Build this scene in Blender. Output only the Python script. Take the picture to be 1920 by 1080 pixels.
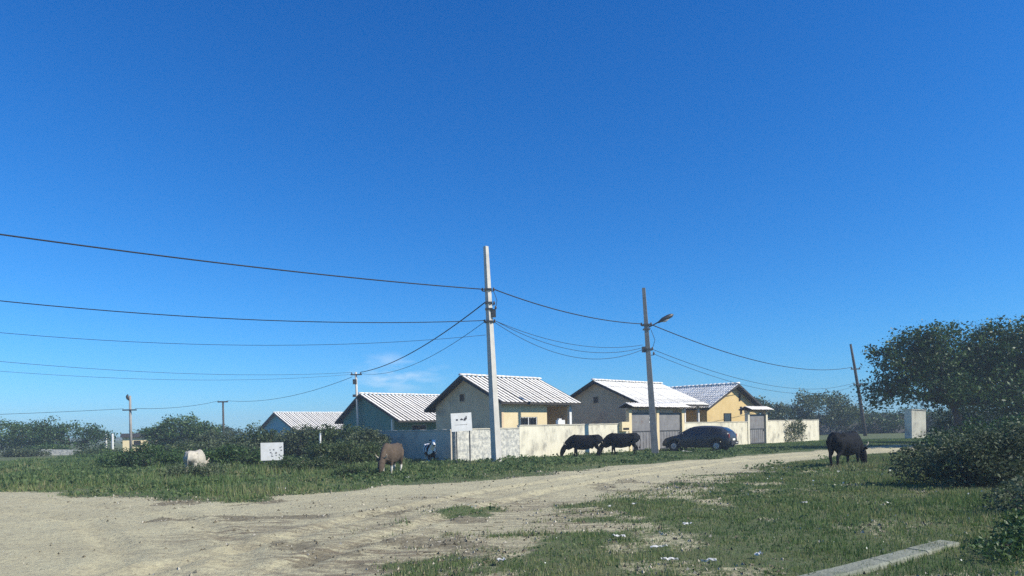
import bpy, math, random
import numpy as np
from mathutils import Matrix, Vector
random.seed(7)
RS = np.random.RandomState(11)
for o in list(bpy.data.objects):
    bpy.data.objects.remove(o)
scene = bpy.context.scene
COL = scene.collection

# ------------------------------------------------------------------ camera, sky, sun, exposure
ROLL = math.atan(0.02)
cam_data = bpy.data.cameras.new('camera')
cam_data.sensor_fit = 'HORIZONTAL'
cam_data.sensor_width = 36.0
cam_data.lens = 24.375
cam_data.shift_y = 0.1379
cam_data.clip_start = 0.1
cam_data.clip_end = 6000
cam = bpy.data.objects.new('camera', cam_data)
COL.objects.link(cam)
cr, sr = math.cos(ROLL), math.sin(ROLL)
cam.matrix_world = Matrix(((cr, sr, 0, 0), (0, 0, -1, 0), (-sr, cr, 0, 1.5), (0, 0, 0, 1)))
scene.camera = cam

SUN_AZ = math.radians(-20)      # from +X towards +Y
SUN_EL = math.radians(38)
world = bpy.data.worlds.new('World')
scene.world = world
world.use_nodes = True
nt = world.node_tree
nt.nodes.clear()
wo = nt.nodes.new('ShaderNodeOutputWorld')
bg = nt.nodes.new('ShaderNodeBackground')
sky = nt.nodes.new('ShaderNodeTexSky')
sky.sky_type = 'NISHITA'
sky.sun_disc = False
sky.sun_elevation = SUN_EL
sky.sun_rotation = math.radians(90) - SUN_AZ
sky.altitude = 0
sky.air_density = 1.0
sky.dust_density = 0.2
sky.ozone_density = 3.0
# deeper, more saturated blue than the plain model sky: one power and gain per channel
sep = nt.nodes.new('ShaderNodeSeparateColor'); hsv = nt.nodes.new('ShaderNodeCombineColor')
nt.links.new(sky.outputs[0], sep.inputs[0])
for ch, pw_, gain in ((0, 1.55, 0.37), (1, 1.08, 0.68), (2, 0.92, 1.06)):
    a_ = nt.nodes.new('ShaderNodeMath'); a_.operation = 'MULTIPLY'; a_.inputs[1].default_value = 0.1
    b_ = nt.nodes.new('ShaderNodeMath'); b_.operation = 'POWER'; b_.inputs[1].default_value = pw_
    c_ = nt.nodes.new('ShaderNodeMath'); c_.operation = 'MULTIPLY'; c_.inputs[1].default_value = gain * 10
    nt.links.new(sep.outputs[ch], a_.inputs[0]); nt.links.new(a_.outputs[0], b_.inputs[0])
    nt.links.new(b_.outputs[0], c_.inputs[0]); nt.links.new(c_.outputs[0], hsv.inputs[ch])
# thin wisps of cloud low over the roofs
tc = nt.nodes.new('ShaderNodeTexCoord')
dist = nt.nodes.new('ShaderNodeVectorMath'); dist.operation = 'SUBTRACT'
dist.inputs[1].default_value = Vector((-0.165, 1.0, 0.083)).normalized()
scl = nt.nodes.new('ShaderNodeVectorMath'); scl.operation = 'MULTIPLY'
scl.inputs[1].default_value = (14.0, 14.0, 36.0)
ln = nt.nodes.new('ShaderNodeVectorMath'); ln.operation = 'LENGTH'
nz = nt.nodes.new('ShaderNodeTexNoise'); nz.inputs['Scale'].default_value = 1.0; nz.inputs['Detail'].default_value = 6
nsc = nt.nodes.new('ShaderNodeVectorMath'); nsc.operation = 'MULTIPLY'; nsc.inputs[1].default_value = (22, 22, 70)
nt.links.new(tc.outputs['Generated'], dist.inputs[0]); nt.links.new(dist.outputs[0], scl.inputs[0])
nt.links.new(scl.outputs[0], ln.inputs[0])
nt.links.new(tc.outputs['Generated'], nsc.inputs[0]); nt.links.new(nsc.outputs[0], nz.inputs['Vector'])
fall = nt.nodes.new('ShaderNodeMapRange')
fall.inputs['From Min'].default_value = 0.2; fall.inputs['From Max'].default_value = 1.2
fall.inputs['To Min'].default_value = 1; fall.inputs['To Max'].default_value = 0
nt.links.new(ln.outputs['Value'], fall.inputs['Value'])
ramp = nt.nodes.new('ShaderNodeMapRange')
ramp.inputs['From Min'].default_value = 0.45; ramp.inputs['From Max'].default_value = 0.75
ramp.inputs['To Max'].default_value = 0.5
nt.links.new(nz.outputs['Fac'], ramp.inputs['Value'])
mul = nt.nodes.new('ShaderNodeMath'); mul.operation = 'MULTIPLY'
nt.links.new(fall.outputs[0], mul.inputs[0]); nt.links.new(ramp.outputs[0], mul.inputs[1])
mixc = nt.nodes.new('ShaderNodeMix'); mixc.data_type = 'RGBA'
mixc.inputs['B'].default_value = (7.5, 8.0, 8.6, 1)
nt.links.new(mul.outputs[0], mixc.inputs['Factor'])
nt.links.new(hsv.outputs[0], mixc.inputs['A'])
nt.links.new(mixc.outputs['Result'], bg.inputs['Color'])
bg.inputs['Strength'].default_value = 0.10
nt.links.new(bg.outputs[0], wo.inputs[0])

sun_data = bpy.data.lights.new('sun', 'SUN')
sun_data.energy = 4.2
sun_data.angle = math.radians(0.53)
sun_data.color = (1.0, 0.94, 0.83)
sun = bpy.data.objects.new('sun', sun_data)
COL.objects.link(sun)
sdir = Vector((math.cos(SUN_EL) * math.cos(SUN_AZ), math.cos(SUN_EL) * math.sin(SUN_AZ), math.sin(SUN_EL)))
sun.rotation_euler = sdir.to_track_quat('Z', 'Y').to_euler()
sun.location = (30, -10, 40)

vs = scene.view_settings
vs.view_transform = 'Standard'
vs.look = 'None'
vs.gamma = 1
vs.exposure = 0.5
vs.use_curve_mapping = False
scene.render.engine = 'CYCLES'
scene.cycles.use_denoising = False
scene.cycles.max_bounces = 6
scene.cycles.transparent_max_bounces = 8

# ------------------------------------------------------------------ helpers
def srgb(r, g, b):
    f = lambda c: (c / 255 / 12.92) if c / 255 <= 0.04045 else ((c / 255 + 0.055) / 1.055) ** 2.4
    return (f(r), f(g), f(b))

def mat(name, c1, c2=None, scale=3.0, rough=0.85, bump=0.0, bscale=40.0, detail=5, lo=0.35, hi=0.65, spec=0.3,
        c3=None, scale3=0.6, lo3=0.55, hi3=0.7, metal=0.0, coords='Object', stretch=None):
    m = bpy.data.materials.new(name)
    m.use_nodes = True
    t = m.node_tree
    p = t.nodes['Principled BSDF']
    p.inputs['Roughness'].default_value = rough
    p.inputs['Specular IOR Level'].default_value = spec
    p.inputs['Metallic'].default_value = metal
    tcn = t.nodes.new('ShaderNodeTexCoord')
    vec = tcn.outputs[coords]
    if stretch:
        mp = t.nodes.new('ShaderNodeMapping'); mp.inputs['Scale'].default_value = stretch
        t.links.new(vec, mp.inputs['Vector']); vec = mp.outputs[0]
    last = None
    if c2 is not None:
        n = t.nodes.new('ShaderNodeTexNoise'); n.inputs['Scale'].default_value = scale; n.inputs['Detail'].default_value = detail
        n.inputs['Roughness'].default_value = 0.65
        t.links.new(vec, n.inputs['Vector'])
        mr = t.nodes.new('ShaderNodeMapRange'); mr.inputs['From Min'].default_value = lo; mr.inputs['From Max'].default_value = hi
        t.links.new(n.outputs['Fac'], mr.inputs['Value'])
        mx = t.nodes.new('ShaderNodeMix'); mx.data_type = 'RGBA'
        mx.inputs['A'].default_value = (*c1, 1); mx.inputs['B'].default_value = (*c2, 1)
        t.links.new(mr.outputs[0], mx.inputs['Factor'])
        last = mx.outputs['Result']
        if c3 is not None:
            n3 = t.nodes.new('ShaderNodeTexNoise'); n3.inputs['Scale'].default_value = scale3; n3.inputs['Detail'].default_value = 8
            n3.inputs['Roughness'].default_value = 0.7
            t.links.new(vec, n3.inputs['Vector'])
            m3 = t.nodes.new('ShaderNodeMapRange'); m3.inputs['From Min'].default_value = lo3; m3.inputs['From Max'].default_value = hi3
            t.links.new(n3.outputs['Fac'], m3.inputs['Value'])
            mx3 = t.nodes.new('ShaderNodeMix'); mx3.data_type = 'RGBA'
            mx3.inputs['B'].default_value = (*c3, 1)
            t.links.new(last, mx3.inputs['A']); t.links.new(m3.outputs[0], mx3.inputs['Factor'])
            last = mx3.outputs['Result']
        t.links.new(last, p.inputs['Base Color'])
    else:
        p.inputs['Base Color'].default_value = (*c1, 1)
    if bump > 0:
        nb = t.nodes.new('ShaderNodeTexNoise'); nb.inputs['Scale'].default_value = bscale; nb.inputs['Detail'].default_value = 6
        t.links.new(vec, nb.inputs['Vector'])
        bn = t.nodes.new('ShaderNodeBump'); bn.inputs['Strength'].default_value = bump; bn.inputs['Distance'].default_value = 0.03
        t.links.new(nb.outputs['Fac'], bn.inputs['Height']); t.links.new(bn.outputs[0], p.inputs['Normal'])
    return m

def leafmat(name, cols, trans=0.25, rough=0.6):
    """foliage: colour from the 'tint' attribute through a ramp, a little light let through"""
    m = bpy.data.materials.new(name); m.use_nodes = True
    t = m.node_tree
    p = t.nodes['Principled BSDF']; out = t.nodes['Material Output']
    a = t.nodes.new('ShaderNodeAttribute'); a.attribute_name = 'tint'
    r = t.nodes.new('ShaderNodeValToRGB')
    els = r.color_ramp.elements
    while len(els) < len(cols): els.new(0.5)
    for i, c in enumerate(cols):
        els[i].position = i / (len(cols) - 1); els[i].color = (*c, 1)
    t.links.new(a.outputs['Fac'], r.inputs['Fac'])
    t.links.new(r.outputs['Color'], p.inputs['Base Color'])
    p.inputs['Roughness'].default_value = rough
    p.inputs['Specular IOR Level'].default_value = 0.3
    tr = t.nodes.new('ShaderNodeBsdfTranslucent')
    t.links.new(r.outputs['Color'], tr.inputs['Color'])
    mx = t.nodes.new('ShaderNodeMixShader'); mx.inputs[0].default_value = trans
    t.links.new(p.outputs[0], mx.inputs[1]); t.links.new(tr.outputs[0], mx.inputs[2])
    t.links.new(mx.outputs[0], out.inputs['Surface'])
    return m

def tag(o, label=None, cat=None, group=None, kind=None):
    if label: o['label'] = label
    if cat: o['category'] = cat
    if group: o['group'] = group
    if kind: o['kind'] = kind
    return o

def empty(name, loc=(0, 0, 0), rz=0, label=None, cat=None, group=None):
    o = bpy.data.objects.new(name, None)
    o.empty_display_size = 0.3
    COL.objects.link(o)
    o.location = loc
    o.rotation_euler = (0, 0, rz)
    return tag(o, label, cat, group)

def link(name, me, m=None, parent=None, loc=None, rot=None):
    o = bpy.data.objects.new(name, me)
    if m is not None and len(me.materials) == 0: me.materials.append(m)
    COL.objects.link(o)
    if parent is not None: o.parent = parent
    if loc is not None: o.location = loc
    if rot is not None: o.rotation_euler = rot
    return o

class MB:
    def __init__(s): s.v = []; s.f = []
    def add(s, vs_, fs_):
        n = len(s.v); s.v += [tuple(v) for v in vs_]; s.f += [tuple(i + n for i in f) for f in fs_]
        return s
    def box(s, x0, x1, y0, y1, z0, z1):
        v = [(x0, y0, z0), (x1, y0, z0), (x1, y1, z0), (x0, y1, z0), (x0, y0, z1), (x1, y0, z1), (x1, y1, z1), (x0, y1, z1)]
        return s.add(v, [(0, 3, 2, 1), (4, 5, 6, 7), (0, 1, 5, 4), (1, 2, 6, 5), (2, 3, 7, 6), (3, 0, 4, 7)])
    def tube(s, pts, rads, n=8, cap=True, side=None):
        pts = [Vector(p) for p in pts]; base = len(s.v)
        prev = None
        for i, p in enumerate(pts):
            d = (pts[min(i + 1, len(pts) - 1)] - pts[max(i - 1, 0)])
            d = d.normalized() if d.length > 1e-9 else Vector((0, 0, 1))
            if side is not None: a = Vector(side)
            elif prev is not None: a = prev
            else: a = Vector((0, 1, 0)) if abs(d.y) < 0.9 else Vector((1, 0, 0))
            a = (a - d * a.dot(d)).normalized(); b = d.cross(a); prev = a
            r = rads[i] if isinstance(rads, (list, tuple)) else rads
            ra, rb = r if isinstance(r, (list, tuple)) else (r, r)
            for k in range(n):
                t = 2 * math.pi * k / n
                s.v.append(tuple(p + a * (ra * math.cos(t)) + b * (rb * math.sin(t))))
        for i in range(len(pts) - 1):
            for k in range(n):
                a0 = base + i * n + k; a1 = base + i * n + (k + 1) % n
                s.f.append((a0, a1, a1 + n, a0 + n))
        if cap:
            s.f.append(tuple(base + k for k in reversed(range(n))))
            e = base + (len(pts) - 1) * n
            s.f.append(tuple(e + k for k in range(n)))
        return s
    def extrude(s, poly, axis, a0, a1):
        """poly: list of 2-D points; axis 0: (y,z) along x; axis 1: (x,z) along y; axis 2: (x,y) along z"""
        def mk(p, a):
            return (a, p[0], p[1]) if axis == 0 else (p[0], a, p[1]) if axis == 1 else (p[0], p[1], a)
        n = len(poly)
        v = [mk(p, a0) for p in poly] + [mk(p, a1) for p in poly]
        f = [tuple(reversed(range(n))), tuple(range(n, 2 * n))]
        f += [(i, (i + 1) % n, n + (i + 1) % n, n + i) for i in range(n)]
        return s.add(v, f)
    def mesh(s, name, smooth=False):
        me = bpy.data.meshes.new(name)
        me.from_pydata(s.v, [], s.f)
        me.validate()
        import bmesh
        bm = bmesh.new(); bm.from_mesh(me); bmesh.ops.recalc_face_normals(bm, faces=bm.faces); bm.to_mesh(me); bm.free()
        if smooth: me.polygons.foreach_set('use_smooth', [True] * len(me.polygons))
        me.update()
        return me
    def build(s, name, m, parent=None, loc=None, rot=None, smooth=False):
        return link(name, s.mesh(name, smooth), m, parent, loc, rot)

def np_mesh(name, co, nv, tint=None):
    """co: (N*nv,3) vertices, each nv of them one face"""
    me = bpy.data.meshes.new(name)
    N = len(co); F = N // nv
    me.vertices.add(N); me.vertices.foreach_set('co', np.asarray(co, np.float32).ravel())
    me.loops.add(N); me.loops.foreach_set('vertex_index', np.arange(N, dtype=np.int32))
    me.polygons.add(F); me.polygons.foreach_set('loop_start', np.arange(0, N, nv, dtype=np.int32))
    me.update(calc_edges=True)
    if tint is not None:
        at_ = me.attributes.new('tint', 'FLOAT', 'POINT')
        at_.data.foreach_set('value', np.asarray(tint, np.float32).ravel())
    return me

# numpy value noise
_perm = np.random.RandomState(3).rand(256, 256)
def vnoise(x, y):
    xi = np.floor(x).astype(int); yi = np.floor(y).astype(int)
    fx = x - xi; fy = y - yi
    fx = fx * fx * (3 - 2 * fx); fy = fy * fy * (3 - 2 * fy)
    a = _perm[xi % 256, yi % 256]; b = _perm[(xi + 1) % 256, yi % 256]
    c = _perm[xi % 256, (yi + 1) % 256]; d = _perm[(xi + 1) % 256, (yi + 1) % 256]
    return (a * (1 - fx) + b * fx) * (1 - fy) + (c * (1 - fx) + d * fx) * fy
def fbm(x, y, o=4):
    t = 0; w = 0
    for i in range(o):
        t = t + vnoise(x * 2 ** i + 17.3 * i, y * 2 ** i + 9.1 * i) * 0.5 ** i; w += 0.5 ** i
    return t / w
def sstep(a, b, x):
    t = np.clip((x - a) / (b - a), 0, 1); return t * t * (3 - 2 * t)

# street frame: s along the boundary wall (to the right and away), w behind it
A0 = (2.57, 37.51)
SU = (0.7322, 0.6811)
SM = (-0.6811, 0.7322)
SRZ = math.atan2(SU[1], SU[0])
def sw(s, w, z=0.0):
    return (A0[0] + s * SU[0] + w * SM[0], A0[1] + s * SU[1] + w * SM[1], z)

# ------------------------------------------------------------------ materials
M = {}
M['tile'] = mat('roof tile', (0.86, 0.82, 0.75), (0.76, 0.71, 0.63), 2.2, 0.8, 0.3, 30, c3=(0.48, 0.44, 0.39), scale3=1.3, lo3=0.60, hi3=0.78)
M['tile_old'] = mat('weathered roof tile', (0.90, 0.87, 0.80), (0.78, 0.75, 0.68), 1.6, 0.85, 0.3, 30, c3=(0.33, 0.31, 0.28), scale3=2.2, lo3=0.56, hi3=0.72)
for k_ in ('tile', 'tile_old'):              # each row of tiles a little lighter or darker than the next
    t_ = M[k_].node_tree; p_ = t_.nodes['Principled BSDF']; src_ = p_.inputs['Base Color'].links[0].from_socket
    oi_ = t_.nodes.new('ShaderNodeObjectInfo'); mr_ = t_.nodes.new('ShaderNodeMapRange'); mr_.inputs['To Min'].default_value = .90; mr_.inputs['To Max'].default_value = 1.06
    t_.links.new(oi_.outputs['Random'], mr_.inputs['Value'])
    hs_ = t_.nodes.new('ShaderNodeHueSaturation'); t_.links.new(mr_.outputs[0], hs_.inputs['Value']); t_.links.new(src_, hs_.inputs['Color'])
    t_.links.new(hs_.outputs[0], p_.inputs['Base Color'])
M['deck'] = mat('roof channel', (0.05, 0.047, 0.044), (0.035, 0.033, 0.03), 4, 0.9)  # shade between the tile rows put into the near-black colour
M['fascia'] = mat('dark fascia wood', (0.06, 0.055, 0.05), (0.035, 0.033, 0.03), 8, 0.8)
M['beige'] = mat('beige plaster', (0.72, 0.55, 0.34), (0.61, 0.46, 0.29), 1.5, 0.9, 0.15, 60, c3=(0.30, 0.26, 0.20), scale3=0.5)
M['cream'] = mat('cream plaster', (0.74, 0.62, 0.38), (0.68, 0.55, 0.32), 1.2, 0.9, 0.15, 60)
M['ochre'] = mat('ochre plaster', (0.66, 0.50, 0.24), (0.58, 0.43, 0.19), 1.2, 0.9, 0.15, 60, c3=(0.46, 0.36, 0.2), scale3=0.5)
M['taupe'] = mat('taupe plaster', (0.68, 0.50, 0.31), (0.57, 0.42, 0.27), 1.4, 0.9, 0.15, 60, c3=(0.36, 0.20, 0.13), scale3=0.35, lo3=0.6, hi3=0.75)
M['green'] = mat('green plaster', (0.10, 0.25, 0.20), (0.08, 0.20, 0.17), 1.4, 0.9, 0.1, 60)
M['blue'] = mat('blue plaster', (0.11, 0.42, 0.46), (0.09, 0.34, 0.39), 1.4, 0.9, 0.1, 60)
M['palewall'] = mat('pale limewashed wall', (0.76, 0.71, 0.55), (0.62, 0.57, 0.43), 2.0, 0.92, 0.3, 30, detail=8, c3=(0.34, 0.32, 0.26), scale3=1.8, lo3=0.50, hi3=0.66, stretch=(1, 1, .55))
M['peeling'] = mat('peeling wall', (0.66, 0.63, 0.53), (0.36, 0.36, 0.33), 5.0, 0.95, 0.35, 20, detail=10, lo=0.42, hi=0.58, c3=(0.24, 0.25, 0.22), scale3=8, lo3=0.55, hi3=0.66)
M['sidewall'] = mat('grey rendered wall', (0.60, 0.52, 0.41), (0.48, 0.42, 0.33), 1.2, 0.95, 0.25, 20, c3=(0.29, 0.28, 0.25), scale3=1.2)
M['coping'] = mat('cement coping', (0.60, 0.55, 0.42), (0.42, 0.40, 0.34), 3, 0.95, 0.2, 30)
M['gate'] = mat('grey sheet gate', (0.24, 0.235, 0.23), (0.17, 0.165, 0.165), 2, 0.55, 0.0, c3=(0.17, 0.11, 0.08), scale3=1.5, lo3=0.6, hi3=0.72)
M['white'] = mat('white paint', (0.78, 0.77, 0.73), (0.66, 0.65, 0.60), 4, 0.7)
M['concrete'] = mat('pole concrete', (0.60, 0.57, 0.50), (0.48, 0.455, 0.40), 2.5, 0.9, 0.3, 40)
M['concrete_dark'] = mat('shade-darkened pole concrete', (0.34, 0.32, 0.28), (0.24, 0.225, 0.20), 2.5, 0.9, 0.3, 40)  # dirty concrete, also darkened in colour for the lamp pole's shaded face
M['kerb'] = mat('kerb concrete', (0.28, 0.29, 0.22), (0.19, 0.20, 0.15), 3, 0.95, 0.6, 30, c3=(0.14, 0.16, 0.10), scale3=2.0)
M['wood'] = mat('weathered pole wood', (0.10, 0.085, 0.07), (0.06, 0.05, 0.045), 6, 0.9, 0.3, 30, stretch=(4, 4, .5))
M['metal'] = mat('dark galvanised steel', (0.12, 0.12, 0.12), (0.08, 0.08, 0.08), 10, 0.5, metal=0.6)
M['cable'] = mat('black cable', (0.012, 0.012, 0.014), (0.02, 0.02, 0.02), 5, 0.6)
M['porcelain'] = mat('insulator', (0.20, 0.13, 0.09), (0.14, 0.09, 0.06), 9, 0.3, spec=0.5)
M['glass'] = mat('dark glass', (0.012, 0.016, 0.02), (0.018, 0.022, 0.026), 3, 0.08, spec=0.6)
M['dark'] = mat('dark interior', (0.03, 0.03, 0.03), (0.02, 0.02, 0.02), 5, 0.9)
M['carpaint'] = mat('dark grey car paint', (0.026, 0.027, 0.030), (0.034, 0.035, 0.038), 3, 0.32, spec=0.5)
M['rubber'] = mat('rubber', (0.015, 0.015, 0.015), (0.025, 0.024, 0.022), 12, 0.85)
M['rim'] = mat('alloy rim', (0.45, 0.45, 0.46), (0.35, 0.35, 0.36), 8, 0.35, metal=0.7)
M['redlens'] = mat('tail lamp lens', (0.30, 0.015, 0.012), (0.22, 0.01, 0.01), 9, 0.2, spec=0.6)
M['clearlens'] = mat('head lamp lens', (0.55, 0.56, 0.56), (0.45, 0.46, 0.46), 9, 0.15, spec=0.6)
M['plastic'] = mat('black plastic trim', (0.025, 0.025, 0.027), (0.035, 0.035, 0.035), 9, 0.6)
M['paper'] = mat('white litter', (0.66, 0.65, 0.60), (0.5, 0.49, 0.44), 8, 0.8)
M['print'] = mat('dark print', (0.03, 0.03, 0.04), (0.05, 0.05, 0.06), 8, 0.7)
M['bark'] = mat('bark', (0.11, 0.09, 0.07), (0.06, 0.05, 0.04), 6, 0.95, 0.5, 25)
M['horn'] = mat('horn', (0.50, 0.44, 0.33), (0.32, 0.27, 0.2), 6, 0.5)

G1 = [(0.018, 0.036, 0.016), (0.042, 0.075, 0.026), (0.085, 0.125, 0.042), (0.16, 0.185, 0.075)]
M['grass'] = leafmat('grass blades', [(0.052, 0.095, 0.030), (0.095, 0.168, 0.052), (0.155, 0.225, 0.070), (0.27, 0.265, 0.115), (0.40, 0.36, 0.20)], 0.38)
M['weed'] = leafmat('weed leaves', [(0.038, 0.070, 0.028), (0.075, 0.128, 0.045), (0.125, 0.185, 0.065), (0.20, 0.24, 0.10)], 0.38)
M['leaf_dark'] = leafmat('dark leaves', [(0.015, 0.040, 0.016), (0.036, 0.082, 0.025), (0.075, 0.138, 0.038), (0.145, 0.21, 0.065)], 0.25, 0.5)
M['leaf_mid'] = leafmat('mid green leaves', G1, 0.28, 0.5)
M['leaf_dusty'] = leafmat('dusty leaves', [(0.028, 0.048, 0.026), (0.06, 0.088, 0.042), (0.115, 0.145, 0.07), (0.21, 0.235, 0.135)], 0.25, 0.6)

# ------------------------------------------------------------------ ground and road
ROAD = np.array([(-60, 48), (-30, 30), (-14.7, 19.9), (-12.25, 18.9), (-8.56, 16.2), (-6.29, 15.3), (-5.7, 16.6), (-3.75, 18.5),
        (-1.1, 20.1), (0.64, 21.9), (4.97, 27.1), (10.9, 33.2), (16.8, 37.7), (21.8, 41.7), (40, 56), (75, 84),
        (78, 79), (42, 51), (25, 37.8), (16.75, 31.6), (13.0, 29.0), (9.5, 25.2), (5.66, 20.0), (2.74, 15.0), (1.76, 12.5), (-0.1, 11.6),
        (-0.5, 10.3), (-0.9, 8.8), (-1.3, 7.2), (-1.6, 5), (-2, -12), (-60, -12)], float)
def road_sd(x, y):
    """signed distance to the road outline, inside negative"""
    x = np.asarray(x, float); y = np.asarray(y, float)
    d = np.full(x.shape, 1e9); ins = np.zeros(x.shape, bool)
    n = len(ROAD)
    for i in range(n):
        ax, ay = ROAD[i]; bx, by = ROAD[(i + 1) % n]
        ex, ey = bx - ax, by - ay
        t = np.clip(((x - ax) * ex + (y - ay) * ey) / (ex * ex + ey * ey), 0, 1)
        d = np.minimum(d, np.hypot(x - ax - t * ex, y - ay - t * ey))
        c = ((ay > y) != (by > y)) & (x < (bx - ax) * (y - ay) / (by - ay + 1e-12) + ax)
        ins ^= c
    return np.where(ins, -d, d)
TRK = np.array([(-5.0, 3), (-3.2, 8), (-1.6, 13), (0.6, 17.6), (3.5, 21.8), (8, 27.6), (13.5, 32.5), (24, 41), (50, 62)], float)
TRK2 = np.array([(-3.2, 5), (-4.2, 9), (-7.2, 13), (-12, 16.2), (-22, 22)], float)
def track_d(x, y, T):
    d = np.full(x.shape, 1e9)
    for i in range(len(T) - 1):
        ax, ay = T[i]; bx, by = T[i + 1]; ex, ey = bx - ax, by - ay
        t = np.clip(((x - ax) * ex + (y - ay) * ey) / (ex * ex + ey * ey), 0, 1)
        d = np.minimum(d, np.hypot(x - ax - t * ex, y - ay - t * ey))
    return d
def blob(x, y, cx, cy, rx, ry):
    return np.clip(1 - ((x - cx) / rx) ** 2 - ((y - cy) / ry) ** 2, 0, 1)
def grassw(x, y):
    """how much grass grows here, 0 bare to 1"""
    sd = road_sd(x, y)
    n = fbm(x * 0.9, y * 0.9, 4) - 0.5
    n2 = fbm(x * 0.35 + 40, y * 0.35, 3) - 0.5
    near = (y < 24) & (x > -4.5)
    wdt = np.where(near & (sd > -2) & (y < 21) & (x > -1.5), 0.85, 0.35)
    g = sstep(-0.6, 0.6, (sd + n * 2.4 * wdt / 0.5 + n2 * 0.8) / wdt)
    g = g * (1 - 0.95 * np.minimum(1, 1.6 * blob(x, y, 0.55, 10.4, 1.6, 0.75)))          # bare strip across the near grass
    g = g * (1 - 0.75 * np.minimum(1, 1.5 * blob(x, y, 1.5, 8.4, 0.5, 1.2)) * sstep(-.1, .15, n))
    g = g * (1 - 0.7 * np.minimum(1, 1.5 * blob(x, y, 3.0, 16.0, 1.8, 2.6)) * sstep(-.12, .1, n))
    worn = fbm(x * 1.5 + 91, y * 1.1 + 13, 4)
    g = np.where(near & (x > -1), g * (1 - .6 * sstep(.52, .66, worn) * (1 - sstep(1.0, 4.0, sd + .35 * np.maximum(0, 9 - y)))), g)
    g = np.where(near & (x > -1), g * (1 - .45 * sstep(.56, .68, worn)), g)
    g = np.maximum(g, np.minimum(1, 2.2 * blob(x, y, -0.75, 12.7, 0.75, 0.85)) * sstep(-0.12, 0.08, n))   # tuft island on the road
    g = np.maximum(g, 0.35 * np.minimum(1, 2 * blob(x, y, -2.3, 11.5, 1.6, 2.4)) * sstep(0.0, 0.15, n))
    return np.clip(g, 0, 1)
def soilw(x, y):
    n = fbm(x * 1.3 + 5, y * 1.3 + 8, 4)
    a = np.minimum(1, 2 * blob(x, y, -7.2, 15.4, 2.6, 1.0)) * sstep(.35, .55, n)
    b = np.minimum(1, 2 * blob(x, y, -5.5, 12.3, 1.3, 0.6)) * sstep(.38, .55, n)
    c = np.minimum(1, 2 * blob(x, y, -3.8, 12.4, 0.9, 0.35)) * sstep(.42, .55, n)
    d = np.minimum(1, 2 * blob(x, y, 3.6, 17.5, 2.2, 2.6)) * sstep(.45, .6, n) * 0.7
    e = np.minimum(1, 2 * blob(x, y, -1.6, 10.2, 2.0, 4.0)) * sstep(.46, .60, n) * 0.85
    edge = (1 - np.clip(np.abs(road_sd(x, y) - 0.1) / 0.35, 0, 1)) * sstep(.45, .6, n) * 0.7
    return np.clip(np.maximum.reduce([a, b, c, d, e, edge]), 0, 1)
def scuffw(x, y):
    n = fbm(x * .5 + 50, y * .5 + 20, 3)
    return np.clip(np.maximum(np.minimum(1, 1.8 * blob(x, y, -1.6, 11.8, 4.2, 5.8)), .15) * (.4 + 1.1 * sstep(.3, .65, n)), 0, 1)
def hgt(x, y):
    x = np.asarray(x, float); y = np.asarray(y, float)
    far = 1 - sstep(45, 70, np.hypot(x, y))
    h = 0.05 * (fbm(x * 0.55, y * 0.55, 3) - 0.5)
    inside = sstep(0.4, -0.6, road_sd(x, y)) if False else 1 - sstep(-0.6, 0.4, road_sd(x, y))
    rut = np.zeros_like(h)
    for T, off in ((TRK, 0.72), (TRK2, 0.72)):
        d = np.abs(track_d(x, y, T) - off)
        rut -= 0.05 * np.exp(-(d / 0.16) ** 2)
        rut += 0.03 * np.exp(-((d - 0.32) / 0.14) ** 2)
    # tyre scuffs along the track direction
    c, s_ = math.cos(math.radians(62)), math.sin(math.radians(62))
    a = x * c + y * s_; b = -x * s_ + y * c
    rut += 0.03 * (fbm(a * 0.6, b * 4.5, 4) - 0.5)
    rut += 0.035 * (fbm(x * 3.0, y * 3.0, 4) - 0.5)
    return (h + rut * inside + 0.06 * (1 - inside) * (fbm(x * 1.1 + 3, y * 1.1, 3) - 0.35)) * far

def axis(fine0, fine1, step, lo, hi):
    a = list(np.arange(fine0, fine1 + 1e-6, step)); st = step
    x = fine1
    while x < hi:
        st *= 1.5; x += st; a.append(min(x, hi))
    x = fine0; st = step
    while x > lo:
        st *= 1.5; x -= st; a.insert(0, max(x, lo))
    return np.array(a)
def sheet(name, xs, ys, zoff, keep=None):
    X, Y = np.meshgrid(xs, ys, indexing='ij')
    Z = hgt(X, Y) + zoff
    nx, ny = X.shape
    I = np.arange(nx * ny).reshape(nx, ny)
    quads = np.stack([I[:-1, :-1], I[1:, :-1], I[1:, 1:], I[:-1, 1:]], -1).reshape(-1, 4)
    if keep is not None:
        cx = (X[:-1, :-1] + X[1:, 1:]) / 2; cy = (Y[:-1, :-1] + Y[1:, 1:]) / 2
        quads = quads[keep(cx, cy).ravel()]
    used, inv = np.unique(quads, return_inverse=True)
    co = np.stack([X.ravel(), Y.ravel(), Z.ravel()], -1)[used]
    q = inv.reshape(-1, 4)
    me = bpy.data.meshes.new(name)
    me.vertices.add(len(co)); me.vertices.foreach_set('co', co.astype(np.float32).ravel())
    me.loops.add(q.size); me.loops.foreach_set('vertex_index', q.astype(np.int32).ravel())
    me.polygons.add(len(q)); me.polygons.foreach_set('loop_start', np.arange(0, q.size, 4, dtype=np.int32))
    me.update(calc_edges=True)
    me.polygons.foreach_set('use_smooth', [True] * len(q))
    for nm, fn in (('grassy', grassw), ('soil', soilw), ('scuff', scuffw)):
        at_ = me.attributes.new(nm, 'FLOAT', 'POINT')
        at_.data.foreach_set('value', fn(co[:, 0], co[:, 1]).astype(np.float32))
    return me

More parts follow.
